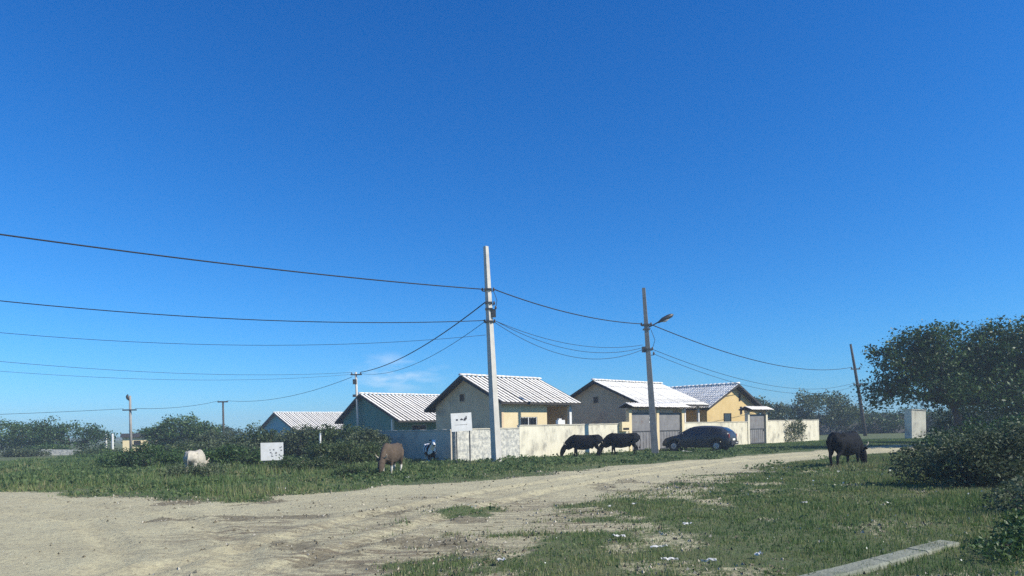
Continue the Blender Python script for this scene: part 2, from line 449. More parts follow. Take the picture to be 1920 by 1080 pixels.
def ground_mat(name):
    m = bpy.data.materials.new(name); m.use_nodes = True
    t = m.node_tree; p = t.nodes['Principled BSDF']
    p.inputs['Roughness'].default_value = 0.95; p.inputs['Specular IOR Level'].default_value = 0.15
    tcn = t.nodes.new('ShaderNodeTexCoord')
    def noise(sc, det=6, rough=0.65):
        n = t.nodes.new('ShaderNodeTexNoise'); n.inputs['Scale'].default_value = sc; n.inputs['Detail'].default_value = det
        n.inputs['Roughness'].default_value = rough
        t.links.new(tcn.outputs['Object'], n.inputs['Vector']); return n.outputs['Fac']
    def rng(v, a, b, c=0, d=1):
        r = t.nodes.new('ShaderNodeMapRange'); r.inputs['From Min'].default_value = a; r.inputs['From Max'].default_value = b
        r.inputs['To Min'].default_value = c; r.inputs['To Max'].default_value = d
        t.links.new(v, r.inputs['Value']); return r.outputs[0]
    def mix(f, a, b):
        x = t.nodes.new('ShaderNodeMix'); x.data_type = 'RGBA'
        t.links.new(f, x.inputs['Factor'])
        for k, c in (('A', a), ('B', b)):
            if isinstance(c, tuple): x.inputs[k].default_value = (*c, 1)
            else: t.links.new(c, x.inputs[k])
        return x.outputs['Result']
    def attr(n):
        a = t.nodes.new('ShaderNodeAttribute'); a.attribute_name = n; return a.outputs['Fac']
    def math_(op, a, b):
        x = t.nodes.new('ShaderNodeMath'); x.operation = op
        for i, c in enumerate((a, b)):
            if isinstance(c, (int, float)): x.inputs[i].default_value = c
            else: t.links.new(c, x.inputs[i])
        return x.outputs[0]
    sand = mix(rng(noise(0.7), 0.35, 0.65), (0.55, 0.50, 0.305), (0.46, 0.415, 0.255))
    mp = t.nodes.new('ShaderNodeMapping'); mp.inputs['Rotation'].default_value = (0, 0, math.radians(-58)); mp.inputs['Scale'].default_value = (0.7, 5.0, 1)
    t.links.new(tcn.outputs['Object'], mp.inputs['Vector'])
    ns = t.nodes.new('ShaderNodeTexNoise'); ns.inputs['Scale'].default_value = 1.6; ns.inputs['Detail'].default_value = 8; ns.inputs['Roughness'].default_value = 0.7
    t.links.new(mp.outputs[0], ns.inputs['Vector'])
    sand = mix(math_('MULTIPLY', rng(ns.outputs['Fac'], 0.47, 0.56), attr('scuff')), sand, (0.22, 0.18, 0.115))          # scuffed streaks along the wheel tracks
    sand = mix(rng(noise(9, 8, 0.75), 0.50, 0.68), sand, (0.27, 0.235, 0.16))
    sand = mix(rng(noise(60, 3), 0.60, 0.72), sand, (0.52, 0.47, 0.36))
    sand = mix(math_('MULTIPLY', rng(noise(26, 6, .7), 0.54, 0.64), attr('scuff')), sand, (0.17, 0.145, 0.095))
    soil = mix(rng(noise(7), 0.4, 0.6), (0.175, 0.15, 0.095), (0.27, 0.235, 0.15))
    sfac = rng(math_('ADD', attr('soil'), math_('MULTIPLY', rng(noise(9, 10, .8), 0, 1, -0.5, 0.5), 2.6)), 0.45, 0.75)
    bare = mix(sfac, sand, soil)
    turf = mix(rng(noise(1.6), 0.35, 0.65), (0.090, 0.125, 0.052), (0.135, 0.155, 0.070))
    turf = mix(rng(noise(12, 6, .7), 0.5, 0.7), turf, (0.17, 0.155, 0.095))
    gf = rng(math_('ADD', attr('grassy'), math_('MULTIPLY', rng(noise(8, 10, .8), 0, 1, -0.5, 0.5), 2.2)), 0.35, 0.7)
    col = mix(gf, bare, turf)
    t.links.new(col, p.inputs['Base Color'])
    b1 = t.nodes.new('ShaderNodeBump'); b1.inputs['Strength'].default_value = 0.9; b1.inputs['Distance'].default_value = 0.04
    t.links.new(noise(14, 8, .7), b1.inputs['Height'])
    b2 = t.nodes.new('ShaderNodeBump'); b2.inputs['Strength'].default_value = 0.5; b2.inputs['Distance'].default_value = 0.012
    t.links.new(noise(70, 4), b2.inputs['Height']); t.links.new(b1.outputs[0], b2.inputs['Normal'])
    t.links.new(b2.outputs[0], p.inputs['Normal'])
    return m
M['ground'] = ground_mat('earth and turf')
gx = axis(-24, 32, 0.28, -2500, 2500); gy = axis(3, 58, 0.28, -400, 4500)
tag(link('ground', sheet('ground', gx, gy, 0.0), M['ground']), 'flat grassy ground with bare sandy patches', 'ground', kind='structure')
rx = axis(-16, 22, 0.16, -60, 78); ry = axis(5, 42, 0.16, -10, 84)
tag(link('dirt_road', sheet('dirt_road', rx, ry, 0.006, lambda x, y: road_sd(x, y) < -0.05), M['ground']),
    'pale sandy dirt road with tyre ruts curving past the houses', 'road', kind='structure')

# ------------------------------------------------------------------ houses
def gz(x, y): return float(hgt(np.array([x]), np.array([y]))[0])

TILE_CACHE = {}
def tile_row_mesh(run, rise, length_tile=0.42, rad=0.10, seed=0):
    key = (round(run, 3), round(rise, 3), seed)
    if key in TILE_CACHE: return TILE_CACHE[key]
    rnd = random.Random(seed)
    L = math.hypot(run, rise); n = max(2, round(L / length_tile)); tl = L / n
    dy, dz = run / L, rise / L            # along the slope
    ny, nz_ = -dz, dy                     # normal
    mb = MB()
    for i in range(n):
        a = i * tl - 0.05; b = (i + 1) * tl + 0.02
        lift = 0.006 + rnd.uniform(-.004, .006); jx = rnd.uniform(-.006, .006)
        vs_ = []
        for (t, r, l) in ((a, rad, lift), (b, rad * 0.82, 0.004)):
            for k in range(6):
                th = math.pi * k / 5
                x = -math.cos(th) * r + jx; h = math.sin(th) * r * 0.42 + l
                vs_.append((x, dy * t + ny * h, dz * t + nz_ * h))
        fs_ = [(k, k + 1, 7 + k, 6 + k) for k in range(5)] + [(5, 4, 3, 2, 1, 0)]
        mb.add(vs_, fs_)
    me = mb.mesh('tile_row', True)
    TILE_CACHE[key] = me
    return me

def tiled_slope(roof, x0, x1, ye, ze, yr, zr, tile, pitch=0.355):
    """rows of half-round tiles from the eave (ye, ze) up to the ridge (yr, zr)"""
    n = round((x1 - x0) / pitch); st = (x1 - x0) / n
    run, rise = yr - ye, zr - ze
    for i in range(n):
        me = tile_row_mesh(abs(run), rise, seed=i % 3)
        if len(me.materials) == 0: me.materials.append(tile)
        o = link('tile_row', me, None, roof, (x0 + (i + 0.5) * st + random.uniform(-.008, .008), ye + random.uniform(-.025, .025), ze + 0.012 + random.uniform(-.004, .012)), (0, 0, (0 if run > 0 else math.pi) + random.uniform(-.002, .002)))
        if me.materials[0] != tile:
            o.material_slots[0].link = 'OBJECT'; o.material_slots[0].material = tile

def gable_roof(root, x0, x1, e0, r, e1, tile, thick=0.07, pitch=0.355):
    """e0, r, e1: (y, z) of front eave, ridge, rear eave"""
    poly = [e0, r, e1, (e1[0], e1[1] - thick), (r[0], r[1] - thick * 1.1), (e0[0], e0[1] - thick)]
    mb = MB().extrude(poly, 0, x0, x1)
    roof = mb.build('roof', M['deck'], root)
    tiled_slope(roof, x0, x1, e0[0], e0[1], r[0], r[1], tile, pitch)
    tiled_slope(roof, x0, x1, e1[0], e1[1], r[0], r[1], tile, pitch)
    # ridge caps
    n = round((x1 - x0) / 0.4); st = (x1 - x0) / n
    mb = MB()
    vs_ = []
    for (x, rr) in ((-0.03, 0.15), (st + 0.03, 0.13)):
        for k in range(7):
            th = math.pi * k / 6
            vs_.append((x, -math.cos(th) * rr, math.sin(th) * rr * 0.75))
    mb.add(vs_, [(k, k + 1, 8 + k, 7 + k) for k in range(6)] + [tuple(range(6, -1, -1)), tuple(range(7, 14))])
    me = mb.mesh('ridge_tile', True); me.materials.append(tile)
    for i in range(n):
        link('ridge_tile', me, None, roof, (x0 + i * st, r[0], r[1] + 0.055 + random.uniform(-.008, .008)))
    # barge boards on both gable ends, fascia on both eaves
    for x in (x0 - 0.028, x1 + 0.004):
        poly = [(e0[0], e0[1] + .03), (r[0], r[1] + .03), (e1[0], e1[1] + .03), (e1[0], e1[1] - .13), (r[0], r[1] - .15), (e0[0], e0[1] - .13)]
        MB().extrude(poly, 0, x, x + 0.024).build('barge_board', M['fascia'], roof)
    for (y, z, s) in ((e0[0], e0[1], -1), (e1[0], e1[1], 1)):
        MB().box(x0, x1, min(y, y + s * .022), max(y, y + s * .022), z - .13, z - .01).build('fascia_board', M['fascia'], roof)
    return roof

def roof_z(y, e0, r, e1):
    if y < r[0]: return e0[1] + (y - e0[0]) / (r[0] - e0[0]) * (r[1] - e0[1])
    return r[1] + (y - r[0]) / (e1[0] - r[0]) * (e1[1] - r[1])

def gable_wall(root, x, y0, y1, e0, r, e1, m, th=0.15, drop=0.10):
    poly = [(y0, 0), (y1, 0), (y1, roof_z(y1, e0, r, e1) - drop), (r[0], r[1] - drop), (y0, roof_z(y0, e0, r, e1) - drop)]
    return MB().extrude(poly, 0, x, x + th).build('gable_wall', m, root)

def pierced_wall(name, root, x0, x1, z0, z1, y, th, holes, m):
    """wall along x with rectangular openings (hx0, hx1, hz0, hz1)"""
    xs = sorted({x0, x1, *[h[0] for h in holes], *[h[1] for h in holes]})
    mb = MB()
    for a, b in zip(xs[:-1], xs[1:]):
        hs = sorted([(h[2], h[3]) for h in holes if h[0] <= a + 1e-6 and h[1] >= b - 1e-6])
        z = z0
        for (h0, h1) in hs:
            if h0 > z: mb.box(a, b, y, y + th, z, h0)
            z = h1
        if z < z1: mb.box(a, b, y, y + th, z, z1)
    return mb.build(name, m, root)

def window(root, x0, x1, z0, z1, y, frame_m, bars=0, glass=None):
    w = MB()
    t = 0.05
    w.box(x0, x1, y + .03, y + .09, z0, z0 + t); w.box(x0, x1, y + .03, y + .09, z1 - t, z1)
    w.box(x0, x0 + t, y + .03, y + .09, z0 + t, z1 - t); w.box(x1 - t, x1, y + .03, y + .09, z0 + t, z1 - t)
    xm = (x0 + x1) / 2
    w.box(xm - t / 2, xm + t / 2, y + .03, y + .09, z0 + t, z1 - t)
    o = w.build('window', frame_m, root)
    for a, b in ((x0 + t, xm - t / 2), (xm + t / 2, x1 - t)):
        MB().box(a, b, y + .055, y + .063, z0 + t, z1 - t).build('pane', glass or M['glass'], o)
    MB().box(x0 - .06, x1 + .06, y - .05, y + .025, z0 - .05, z0 - .003).build('sill', frame_m, o)
    for i in range(bars):
        x = x0 + (i + 0.5) * (x1 - x0) / bars
        MB().tube([(x, y + .01, z0), (x, y + .01, z1)], 0.012, 6).build('bar', M['metal'], o)
    return o

def gable_vent(root, x, y0, y1, z0, z1, fm):
    """louvred vent on a gable facing -x"""
    t = 0.04
    mb = MB()
    mb.box(x - .04, x - .003, y0, y1, z0, z0 + t); mb.box(x - .04, x - .003, y0, y1, z1 - t, z1)
    mb.box(x - .04, x - .003, y0, y0 + t, z0 + t, z1 - t); mb.box(x - .04, x - .003, y1 - t, y1, z0 + t, z1 - t)
    v = mb.build('gable_vent', fm, root)
    n = 5
    for i in range(n):
        z = z0 + t + (i + .5) * (z1 - z0 - 2 * t) / n
        MB().add([(x - .035, y0 + t, z - .04), (x - .035, y1 - t, z - .04), (x - .006, y1 - t, z + .03), (x - .006, y0 + t, z + .03),
                  (x - .030, y0 + t, z - .045), (x - .030, y1 - t, z - .045), (x - .003, y1 - t, z + .022), (x - .003, y0 + t, z + .022)],
                 [(0, 1, 2, 3), (7, 6, 5, 4), (0, 4, 5, 1), (1, 5, 6, 2), (2, 6, 7, 3), (3, 7, 4, 0)]).build('louvre', M['dark'], v)
    return v

# --- beige house (centre)
h1 = empty('house', sw(-1.5, 3.0), SRZ, 'beige house with white tiled roof and shaded porch, behind the concrete utility pole', 'house', 'houses of the estate')
e0, r_, e1 = (0.0, 3.05), (3.6, 4.74), (7.3, 2.80)
gable_roof(h1, 0, 6.75, e0, r_, e1, M['tile'])
gable_wall(h1, 0.45, 0.48, 6.7, e0, r_, e1, M['beige'])
gable_wall(h1, 6.15, 0.68, 6.7, e0, r_, e1, M['beige'])
win1 = (1.92, 3.32, 1.05, 2.2)
pierced_wall('front_wall', h1, 0.603, 4.15, 0, 3.16, 0.50, 0.15, [win1], M['cream'])
window(h1, *win1, 0.50, M['white'], 6)
MB().box(4.0, 4.147, 0.653, 2.697, 0, 3.22).build('porch_side_wall', M['beige'], h1)
dr = (4.7, 5.5, 0.0, 2.1)
pierced_wall('porch_wall', h1, 4.0, 6.147, 0, 3.9, 2.70, 0.15, [dr], M['taupe'])
d_ = MB().box(4.72, 5.48, 2.76, 2.80, 0.02, 2.08).build('door', M['fascia'], h1)
MB().tube([(5.4, 2.74, 1.0), (5.4, 2.70, 1.0), (5.32, 2.70, 1.0)], 0.012, 6).build('handle', M['metal'], d_)
MB().box(6.13, 6.33, 0.46, 0.66, 0, 3.0).build('porch_post', M['white'], h1)
MB().box(0.45, 6.32, 0.88, 1.0, 2.86, 3.0).build('porch_beam', M['taupe'], h1) if False else MB().box(4.16, 6.12, 0.52, 0.66, 2.84, 3.06).build('porch_beam', M['taupe'], h1)
MB().box(0.603, 6.147, 6.55, 6.697, 0, 2.95).build('rear_wall', M['beige'], h1)
gable_vent(h1, 0.45, 3.75, 4.25, 3.2, 3.72, M['taupe'])

# --- taupe house behind the gateway
h2 = empty('house', sw(10.0, 2.0), SRZ, 'taupe gabled house with weathered white roof behind the double gateway', 'house', 'houses of the estate')
e0, r_, e1 = (0.0, 3.02), (4.1, 4.80), (8.2, 2.95)
gable_roof(h2, 0, 8.3, e0, r_, e1, M['tile_old'], pitch=.27)
gable_wall(h2, 0.45, 0.6, 7.6, e0, r_, e1, M['taupe'])
gable_wall(h2, 7.75, 2.2, 7.6, e0, r_, e1, M['taupe'])
win2 = (1.6, 2.9, 1.0, 2.1)
pierced_wall('front_wall', h2, 0.603, 4.6, 0, 3.22, 0.62, 0.15, [win2], M['taupe'])
window(h2, *win2, 0.62, M['white'], 5)
MB().box(4.45, 4.597, 0.773, 2.197, 0, 3.4).build('porch_side_wall', M['taupe'], h2)
pierced_wall('porch_wall', h2, 4.45, 7.747, 0, 3.8, 2.20, 0.15, [(5.2, 6.0, 0, 2.1)], M['taupe'])
MB().box(5.22, 5.98, 2.26, 2.30, 0.02, 2.08).build('door', M['fascia'], h2)
for x in (5.9, 7.72): MB().box(x, x + .15, 0.5, 0.65, 0, 2.95).build('porch_post', M['white'], h2)
MB().box(0.603, 7.747, 7.45, 7.597, 0, 3.0).build('rear_wall', M['taupe'], h2)
gable_vent(h2, 0.45, 3.95, 4.45, 3.2, 3.72, M['taupe'])

# --- ochre house, gable to the street (its own x runs back from the street)
h3 = empty('house', sw(22.8, 2.0), SRZ + math.pi / 2, 'ochre yellow house with its sunlit gable facing the dirt road', 'house', 'houses of the estate')
e0, r_, e1 = (-4.4, 2.72), (0.0, 4.70), (4.4, 2.80)
gable_roof(h3, 0, 7.6, e0, r_, e1, M['tile_old'], pitch=.21)
gw = gable_wall(h3, 0.5, -3.9, 3.9, e0, r_, e1, M['ochre'])
gable_wall(h3, 6.9, -3.9, 3.9, e0, r_, e1, M['ochre'])
for y in (-3.9, 3.75): MB().box(0.652, 6.898, y, y + .147, 0, 2.86).build('side_wall', M['ochre'], h3)
def gable_opening(root, y0, y1, z0, z1, fm):
    t = 0.05; x = 0.5
    mb = MB()
    mb.box(x - .06, x - .003, y0, y1, z0, z0 + t); mb.box(x - .06, x - .003, y0, y1, z1 - t, z1)
    mb.box(x - .06, x - .003, y0, y0 + t, z0 + t, z1 - t); mb.box(x - .06, x - .003, y1 - t, y1, z0 + t, z1 - t)
    o = mb.build('window', fm, root)
    MB().box(x - .025, x - .004, y0 + t, y1 - t, z0 + t, z1 - t).build('pane', M['glass'], o)
    return o
gable_opening(h3, 0.45, 1.5, 1.2, 2.42, M['fascia'])
gable_opening(h3, -1.05, -0.85, 3.40, 4.0, M['fascia'])
gable_opening(h3, -1.25, -1.0, 2.35, 2.95, M['fascia'])

# --- green house
h4 = empty('house', sw(1.0, 17.0), SRZ, 'dark green house with ribbed white roof behind the grey side wall', 'house', 'houses of the estate')
e0, r_, e1 = (0.0, 2.30), (5.45, 4.50), (9.4, 2.35)
gable_roof(h4, 0, 10.0, e0, r_, e1, M['tile'])
gable_wall(h4, 0.45, 1.2, 8.8, e0, r_, e1, M['green'])
gable_wall(h4, 9.4, 1.2, 8.8, e0, r_, e1, M['green'])
pierced_wall('front_wall', h4, 0.603, 9.397, 0, 2.66, 1.22, 0.15, [(2.0, 3.4, 1.0, 2.0), (5.2, 6.0, 0, 2.05)], M['green'])
window(h4, 2.0, 3.4, 1.0, 2.0, 1.22, M['white'], 5)
MB().box(5.22, 5.98, 1.28, 1.32, 0.02, 2.03).build('door', M['fascia'], h4)
MB().box(0.603, 9.397, 8.65, 8.797, 0, 2.5).build('rear_wall', M['green'], h4)
MB().box(0.3, 0.45, 1.3, 1.45, 0, 2.4).build('porch_post', M['white'], h4)

# --- blue house, farther off
h5 = empty('house', sw(12.0, 57.0), SRZ, 'small distant blue house with white tiled roof, leftmost of the row', 'house', 'houses of the estate')
e0, r_, e1 = (0.0, 1.95), (6.0, 4.30), (11.0, 2.15)
gable_roof(h5, 0, 13.0, e0, r_, e1, M['tile'])
gable_wall(h5, 0.5, 1.2, 10.2, e0, r_, e1, M['blue'])
gable_wall(h5, 12.3, 1.2, 10.2, e0, r_, e1, M['blue'])
pierced_wall('front_wall', h5, 0.653, 12.297, 0, 2.34, 1.22, 0.15, [(2.0, 3.6, .9, 1.8), (6, 6.9, 0, 1.9), (8.2, 9.8, .9, 1.8)], M['blue'])
window(h5, 2.0, 3.6, .9, 1.8, 1.22, M['white'], 0); window(h5, 8.2, 9.8, .9, 1.8, 1.22, M['white'], 0)
MB().box(6.03, 6.87, 1.28, 1.32, 0.02, 1.88).build('door', M['white'], h5)
MB().box(0.653, 12.297, 10.05, 10.197, 0, 2.3).build('rear_wall', M['blue'], h5)

# --- far yellow house on the left
h6 = empty('house', (-38.3, 70.0, 0), math.radians(28), 'tiny far pale yellow building among trees at far left', 'house')
MB().box(-.9, 2.2, 0, 3, 0, 1.45).build('wall', M['cream'], h6)
MB().extrude([(-.3, 1.455), (1.5, 1.85), (3.3, 1.455)], 0, -1.1, 2.4).build('roof', M['deck'], h6)
gx_ = MB().box(0.1, .7, -.04, -.003, .5, 1.1).build('window', M['dark'], h6)
MB().box(1.4, 2.0, -.04, -.003, 0, 1.25).build('door', M['fascia'], h6)

# ------------------------------------------------------------------ boundary walls and gateways
def bwall(s0, s1, h, body, label, rough=0.0, th=0.16, along='u', cop=True, steps=None):
    o = empty('boundary_wall', sw(s0, 0) if along == 'u' else sw(*s0), SRZ if along == 'u' else SRZ + math.pi / 2, label, 'wall', 'boundary walls')
    L = s1 - s0 if along == 'u' else s1
    # uneven, slightly crumbling top
    n = max(4, int(L / 0.35)); rnd = random.Random(int(L * 100))
    tops = [h + rnd.uniform(-rough, rough) for _ in range(n + 1)]
    if steps:
        for (a, b, dz) in steps:
            for i in range(n + 1):
                if a <= i * L / n <= b: tops[i] += dz
    poly = [(0, -0.1), (L, -0.1)] + [(L * i / n, tops[i]) for i in range(n, -1, -1)]
    w = MB().extrude(poly, 1, 0, th).build('wall', body, o)
    if cop:
        poly = [(L * i / n, tops[i] + .003) for i in range(n + 1)] + [(L * i / n, tops[i] + .055) for i in range(n, -1, -1)]
        MB().extrude(poly, 1, -.03, th + .03).build('coping', M['coping'], o)
    return o
bwall((-7.15, 0.165), 26.0, 1.50, M['sidewall'], 'shaded grey side wall running back from the corner behind the brown cow', 0.01, along='m', cop=True)
bwall(-7.15, -3.0, 1.52, M['peeling'], 'peeling grey and white wall at the corner behind the white sign', 0.012)
bwall(-2.99, 6.05, 1.66, M['palewall'], 'pale stained wall behind the two grazing black cows', 0.012)
bwall(11.95, 20.3, 1.68, M['palewall'], 'pale yellow wall behind the parked car', 0.010)
bwall(23.35, 32.6, 1.74, M['palewall'], 'far white wall end with a creeper, right of the narrow gateway', 0.015)

def gateway(s0, s1, hp, bays, label, leaf_m, post_m, group=None, number=False):
    L = s1 - s0
    o = empty('gateway', sw(s0, 0), SRZ, label, 'gateway', 'gateways in the wall')
    xs = [i * L / bays for i in range(bays + 1)]
    pw = 0.26
    for i, x in enumerate(xs):
        x0 = min(max(x - pw / 2, 0), L - pw)
        MB().box(x0, x0 + pw, -.05, .21, -.05, hp - .25).build('post', post_m, o)
        MB().box(x0 - .02, x0 + pw + .02, -.07, .23, hp - .247, hp - .19).build('post_cap', M['coping'], o)
    MB().box(-.1, L + .1, -.03, .19, hp - .187, hp - .08).build('beam', M['taupe'], o)
    for i in range(bays):
        a = xs[i] + (pw if i == 0 else pw / 2) + .03; b = xs[i + 1] - (pw if i == bays - 1 else pw / 2) - .03
        z0, z1 = 0.06, hp - .36
        leaf = MB().box(a, b, .075, .095, z0, z1).build('gate_leaf', leaf_m, o)
        fr = MB()
        fr.box(a, b, .045, .073, z0, z0 + .06); fr.box(a, b, .045, .073, z1 - .06, z1); fr.box(a, a + .05, .045, .073, z0 + .06, z1 - .06)
        fr.box(b - .05, b, .045, .073, z0 + .06, z1 - .06); fr.box(a + .05, b - .05, .045, .073, (z0 + z1) / 2 - .03, (z0 + z1) / 2 + .03)
        fr.build('gate_frame', M['metal'], leaf)
        nr = max(2, int((b - a) / .3))
        for k in range(1, nr):
            x = a + k * (b - a) / nr
            MB().box(x - .015, x + .015, .055, .073, z0 + .06, (z0 + z1) / 2 - .032).build('rib', leaf_m, leaf)
        MB().box(b - .2, b - .1, .02, .044, 1.0, 1.12).build('latch', M['metal'], leaf)
        if number and i == 0:
            for z in (1.72, 1.98): MB().box(b - .62, b - .42, .060, .072, z, z + .1).build('plate', M['white'], leaf)
    # little tiled canopy
    rf = MB().extrude([(-.42, hp - .02), (.08, hp + .2), (.58, hp - .02), (.58, hp - .07), (.08, hp + .14), (-.42, hp - .07)], 0, -.18, L + .18).build('canopy', M['deck'], o)
    tiled_slope(rf, -.18, L + .18, -.42, hp - .02, .08, hp + .2, M['tile'], 0.25)
    tiled_slope(rf, -.18, L + .18, .58, hp - .02, .08, hp + .2, M['tile'], 0.25)
    return o
gateway(6.06, 11.94, 2.72, 2, 'wide gateway with tiled canopy and two grey metal gate leaves', M['gate'], M['cream'], number=True)
gateway(20.31, 23.34, 2.62, 1, 'narrow gateway with tiled canopy and a single grey gate', M['gate'], M['palewall'])

# meter box and loose block on the wall
mb_ = empty('meter_box', sw(5.1, -0.10, 1.25), SRZ, 'small cream meter box on the wall left of the wide gateway', 'meter box')
MB().box(0, .75, -.16, .097, 0.0, .55).build('box', M['cream'], mb_)
MB().box(.1, .65, -.175, -.163, .08, .2).build('slot', M['dark'], mb_)
blk = MB().box(0, .55, 0, .16, 0, .22); blk.box(.1, .3, .02, .14, .223, .30)
tag(blk.build('rubble_block', M['white'], loc=sw(-.1, 0.0, 1.725), rot=(0, 0, SRZ)), 'white block lying on top of the pale wall', 'block')

# far pale objects
lw = empty('boundary_wall', (-44.5, 61.0, 0), math.radians(4), 'low pale crumbling wall at the far left edge', 'wall', 'boundary walls')
MB().extrude([(-14, -.1), (6.6, -.1), (6.6, .25), (5.9, .45), (3, .55), (1.2, .38), (-.5, .5), (-3, .42), (-8, .55), (-14, .5)], 1, 0, .18).build('wall', M['peeling'], lw)
rw = empty('boundary_wall', (34.6, 60.0, 0), math.radians(8), 'white wall stub standing by the big tree at right', 'wall', 'boundary walls')
MB().extrude([(0, -.1), (1.35, -.1), (1.35, 2.36), (0.7, 2.42), (0, 2.5)], 1, 0, .9).build('wall', M['palewall'], rw)
MB().extrude([(-.04, 2.505), (1.39, 2.40), (1.39, 2.46), (-.04, 2.565)], 1, -.04, .94).build('coping', M['coping'], rw)
dw = empty('boundary_wall', (38.0, 92.0, 0), math.radians(-2), 'long dark grey wall far behind the leaning wooden pole', 'wall', 'boundary walls')
MB().box(0, 34, 0, .2, -.1, 2.5).build('wall', M['gate'], dw)
MB().box(-.03, 34.03, -.04, .24, 2.503, 2.58).build('coping', M['coping'], dw)

# ------------------------------------------------------------------ utility poles
def square_pole(root, base, top, w0, w1, m, name='shaft', turn=43):
    b = Vector(base); t = Vector(top)
    mb = MB()
    for P, w in ((b, w0), (t, w1)):
        for k in range(4):
            t = math.radians(turn + 45 + 90 * k)
            mb.v.append((P.x + math.cos(t) * w * .62, P.y + math.sin(t) * w * .62, P.z))
    mb.f += [(0, 3, 2, 1), (4, 5, 6, 7)] + [(i, (i + 1) % 4, 4 + (i + 1) % 4, 4 + i) for i in range(4)]
    return mb.build(name, m, root)
def insulator(root, p, r=0.06, h=0.14):
    x, y, z = p
    MB().tube([(x, y, z), (x, y, z + h * .2), (x, y, z + h * .25), (x, y, z + h * .55), (x, y, z + h * .6), (x, y, z + h)], [r * .4, r, r * .6, r, r * .5, r * .7], 10).build('insulator', M['porcelain'], root)

RZ1 = math.radians(-28)
P1 = Vector((-0.70, 31.1, 0))
p1 = empty('utility_pole', P1, 0, 'tall leaning concrete utility pole at the corner in front of the beige house', 'utility pole', 'utility poles')
sh = square_pole(p1, (0, 0, -.4), (-.31, 0, 9.72), 0.40, 0.19, M['concrete'])
def on1(z): return Vector((-.31 * (z + .4) / 10.12, 0, z))
for z in (7.78, 7.18, 6.9, 6.34):
    c = on1(z); MB().box(c.x - .17, c.x + .17, -.17, .17, z - .035, z + .035).build('clamp', M['metal'], p1)
for z, dx in ((7.72, .25), (7.72, -.25), (7.1, .24), (6.9, .30), (6.3, .22), (6.3, -.22)):
    c = on1(z); insulator(p1, (c.x + dx, 0, z))
    MB().tube([(c.x, 0, z - .02), (c.x + dx, 0, z - .01)], 0.018, 6).build('pin', M['metal'], p1)
MB().tube([on1(7.7) + Vector((.25, 0, 0)), on1(7.3) + Vector((.38, 0, 0)), on1(6.95) + Vector((.3, 0, 0))], .014, 6).build('jumper', M['cable'], p1)
MB().box(.12, .30, -.12, .12, 6.55, 6.85).build('junction_box', M['metal'], p1).location.x = -.22

P2 = Vector((7.8, 37.8, 0))
p2 = empty('utility_pole', P2, 0, 'leaning utility pole carrying the street lamp in front of the wide gateway', 'utility pole', 'utility poles')
square_pole(p2, (0, 0, -.4), (-.47, 0, 9.05), 0.44, 0.20, M['concrete_dark'], turn=76)
def on2(z): return Vector((-.47 * (z + .4) / 9.45, 0, z))
for z in (7.05, 6.8, 5.71):
    c = on2(z); MB().box(c.x - .18, c.x + .18, -.18, .18, z - .035, z + .035).build('clamp', M['metal'], p2)
for z, dx in ((7.0, -.26), (7.0, .26), (5.66, -.28), (5.66, .24), (5.4, .3)):
    c = on2(z); insulator(p2, (c.x + dx, 0, z), .065, .16)
    MB().tube([(c.x, 0, z - .02), (c.x + dx, 0, z - .01)], 0.02, 6).build('pin', M['metal'], p2)
MB().box(-.62, -.42, -.12, .12, 5.55, 5.85).build('junction_box', M['metal'], p2)
MB().tube([on2(6.86), (0.0, -.05, 7.02), (.34, -.1, 7.2)], .035, 8).build('lamp_arm', M['metal'], p2)
lum = MB()
lum.tube([(.26, -.1, 7.14), (.36, -.1, 7.20), (.5, -.1, 7.29), (.8, -.1, 7.43), (1.0, -.1, 7.52), (1.1, -.1, 7.56)], [(.05, .05), (.10, .07), (.17, .11), (.20, .13), (.15, .10), (.03, .03)], 12)
lo_ = lum.build('luminaire', M['metal'], p2, smooth=True)
MB().tube([(.5, -.1, 7.19), (.66, -.1, 7.24), (.85, -.1, 7.34)], [(.09, .04), (.14, .08), (.08, .04)], 10).build('lens', M['clearlens'], lo_, smooth=True)
MB().tube([on2(6.75) + Vector((.25, 0, 0)), on2(6.2) + Vector((.42, 0, 0)), on2(5.75) + Vector((.25, 0, 0))], .014, 6).build('jumper', M['cable'], p2)

P3 = Vector((38.2, 75.0, 0))
p3 = empty('utility_pole', P3, 0, 'thin dark wooden pole leaning left beside the big tree', 'utility pole', 'utility poles')
MB().tube([(.05, 0, -.4), (-.5, 0, 4.0), (-1.0, 0, 7.4), (-1.40, 0, 9.98)], [.20, .17, .14, .11], 10).build('shaft', M['wood'], p3, smooth=True)
for z, x in ((7.2, -.97), (5.5, -.74)):
    MB().box(x - .5, x + .5, -.16, -.06, z, z + .12).build('crossarm', M['wood'], p3)
    for dx in (-.42, .42): insulator(p3, (x + dx, -.11, z + .12), .07, .16)

PC = Vector((-12.15, 55.0, 0))
pc = empty('utility_pole', PC, 0, 'slim pale pole with small crossarm in front of the green house', 'utility pole', 'utility poles')
MB().tube([(0, 0, -.3), (-.15, 0, 6.27)], [.12, .085], 10).build('shaft', M['concrete'], pc, smooth=True)
MB().box(-.55, .35, -.12, -.06, 6.02, 6.12).build('crossarm', M['metal'], pc)
for dx in (-.45, .25): insulator(pc, (dx, -.09, 6.12), .06, .14)
MB().box(-.36, -.06, -.2, -.12, 5.3, 5.7).build('junction_box', M['metal'], pc)
MB().box(-.40, -.18, -.16, -.1, 4.3, 4.5).build('clamp', M['metal'], pc)

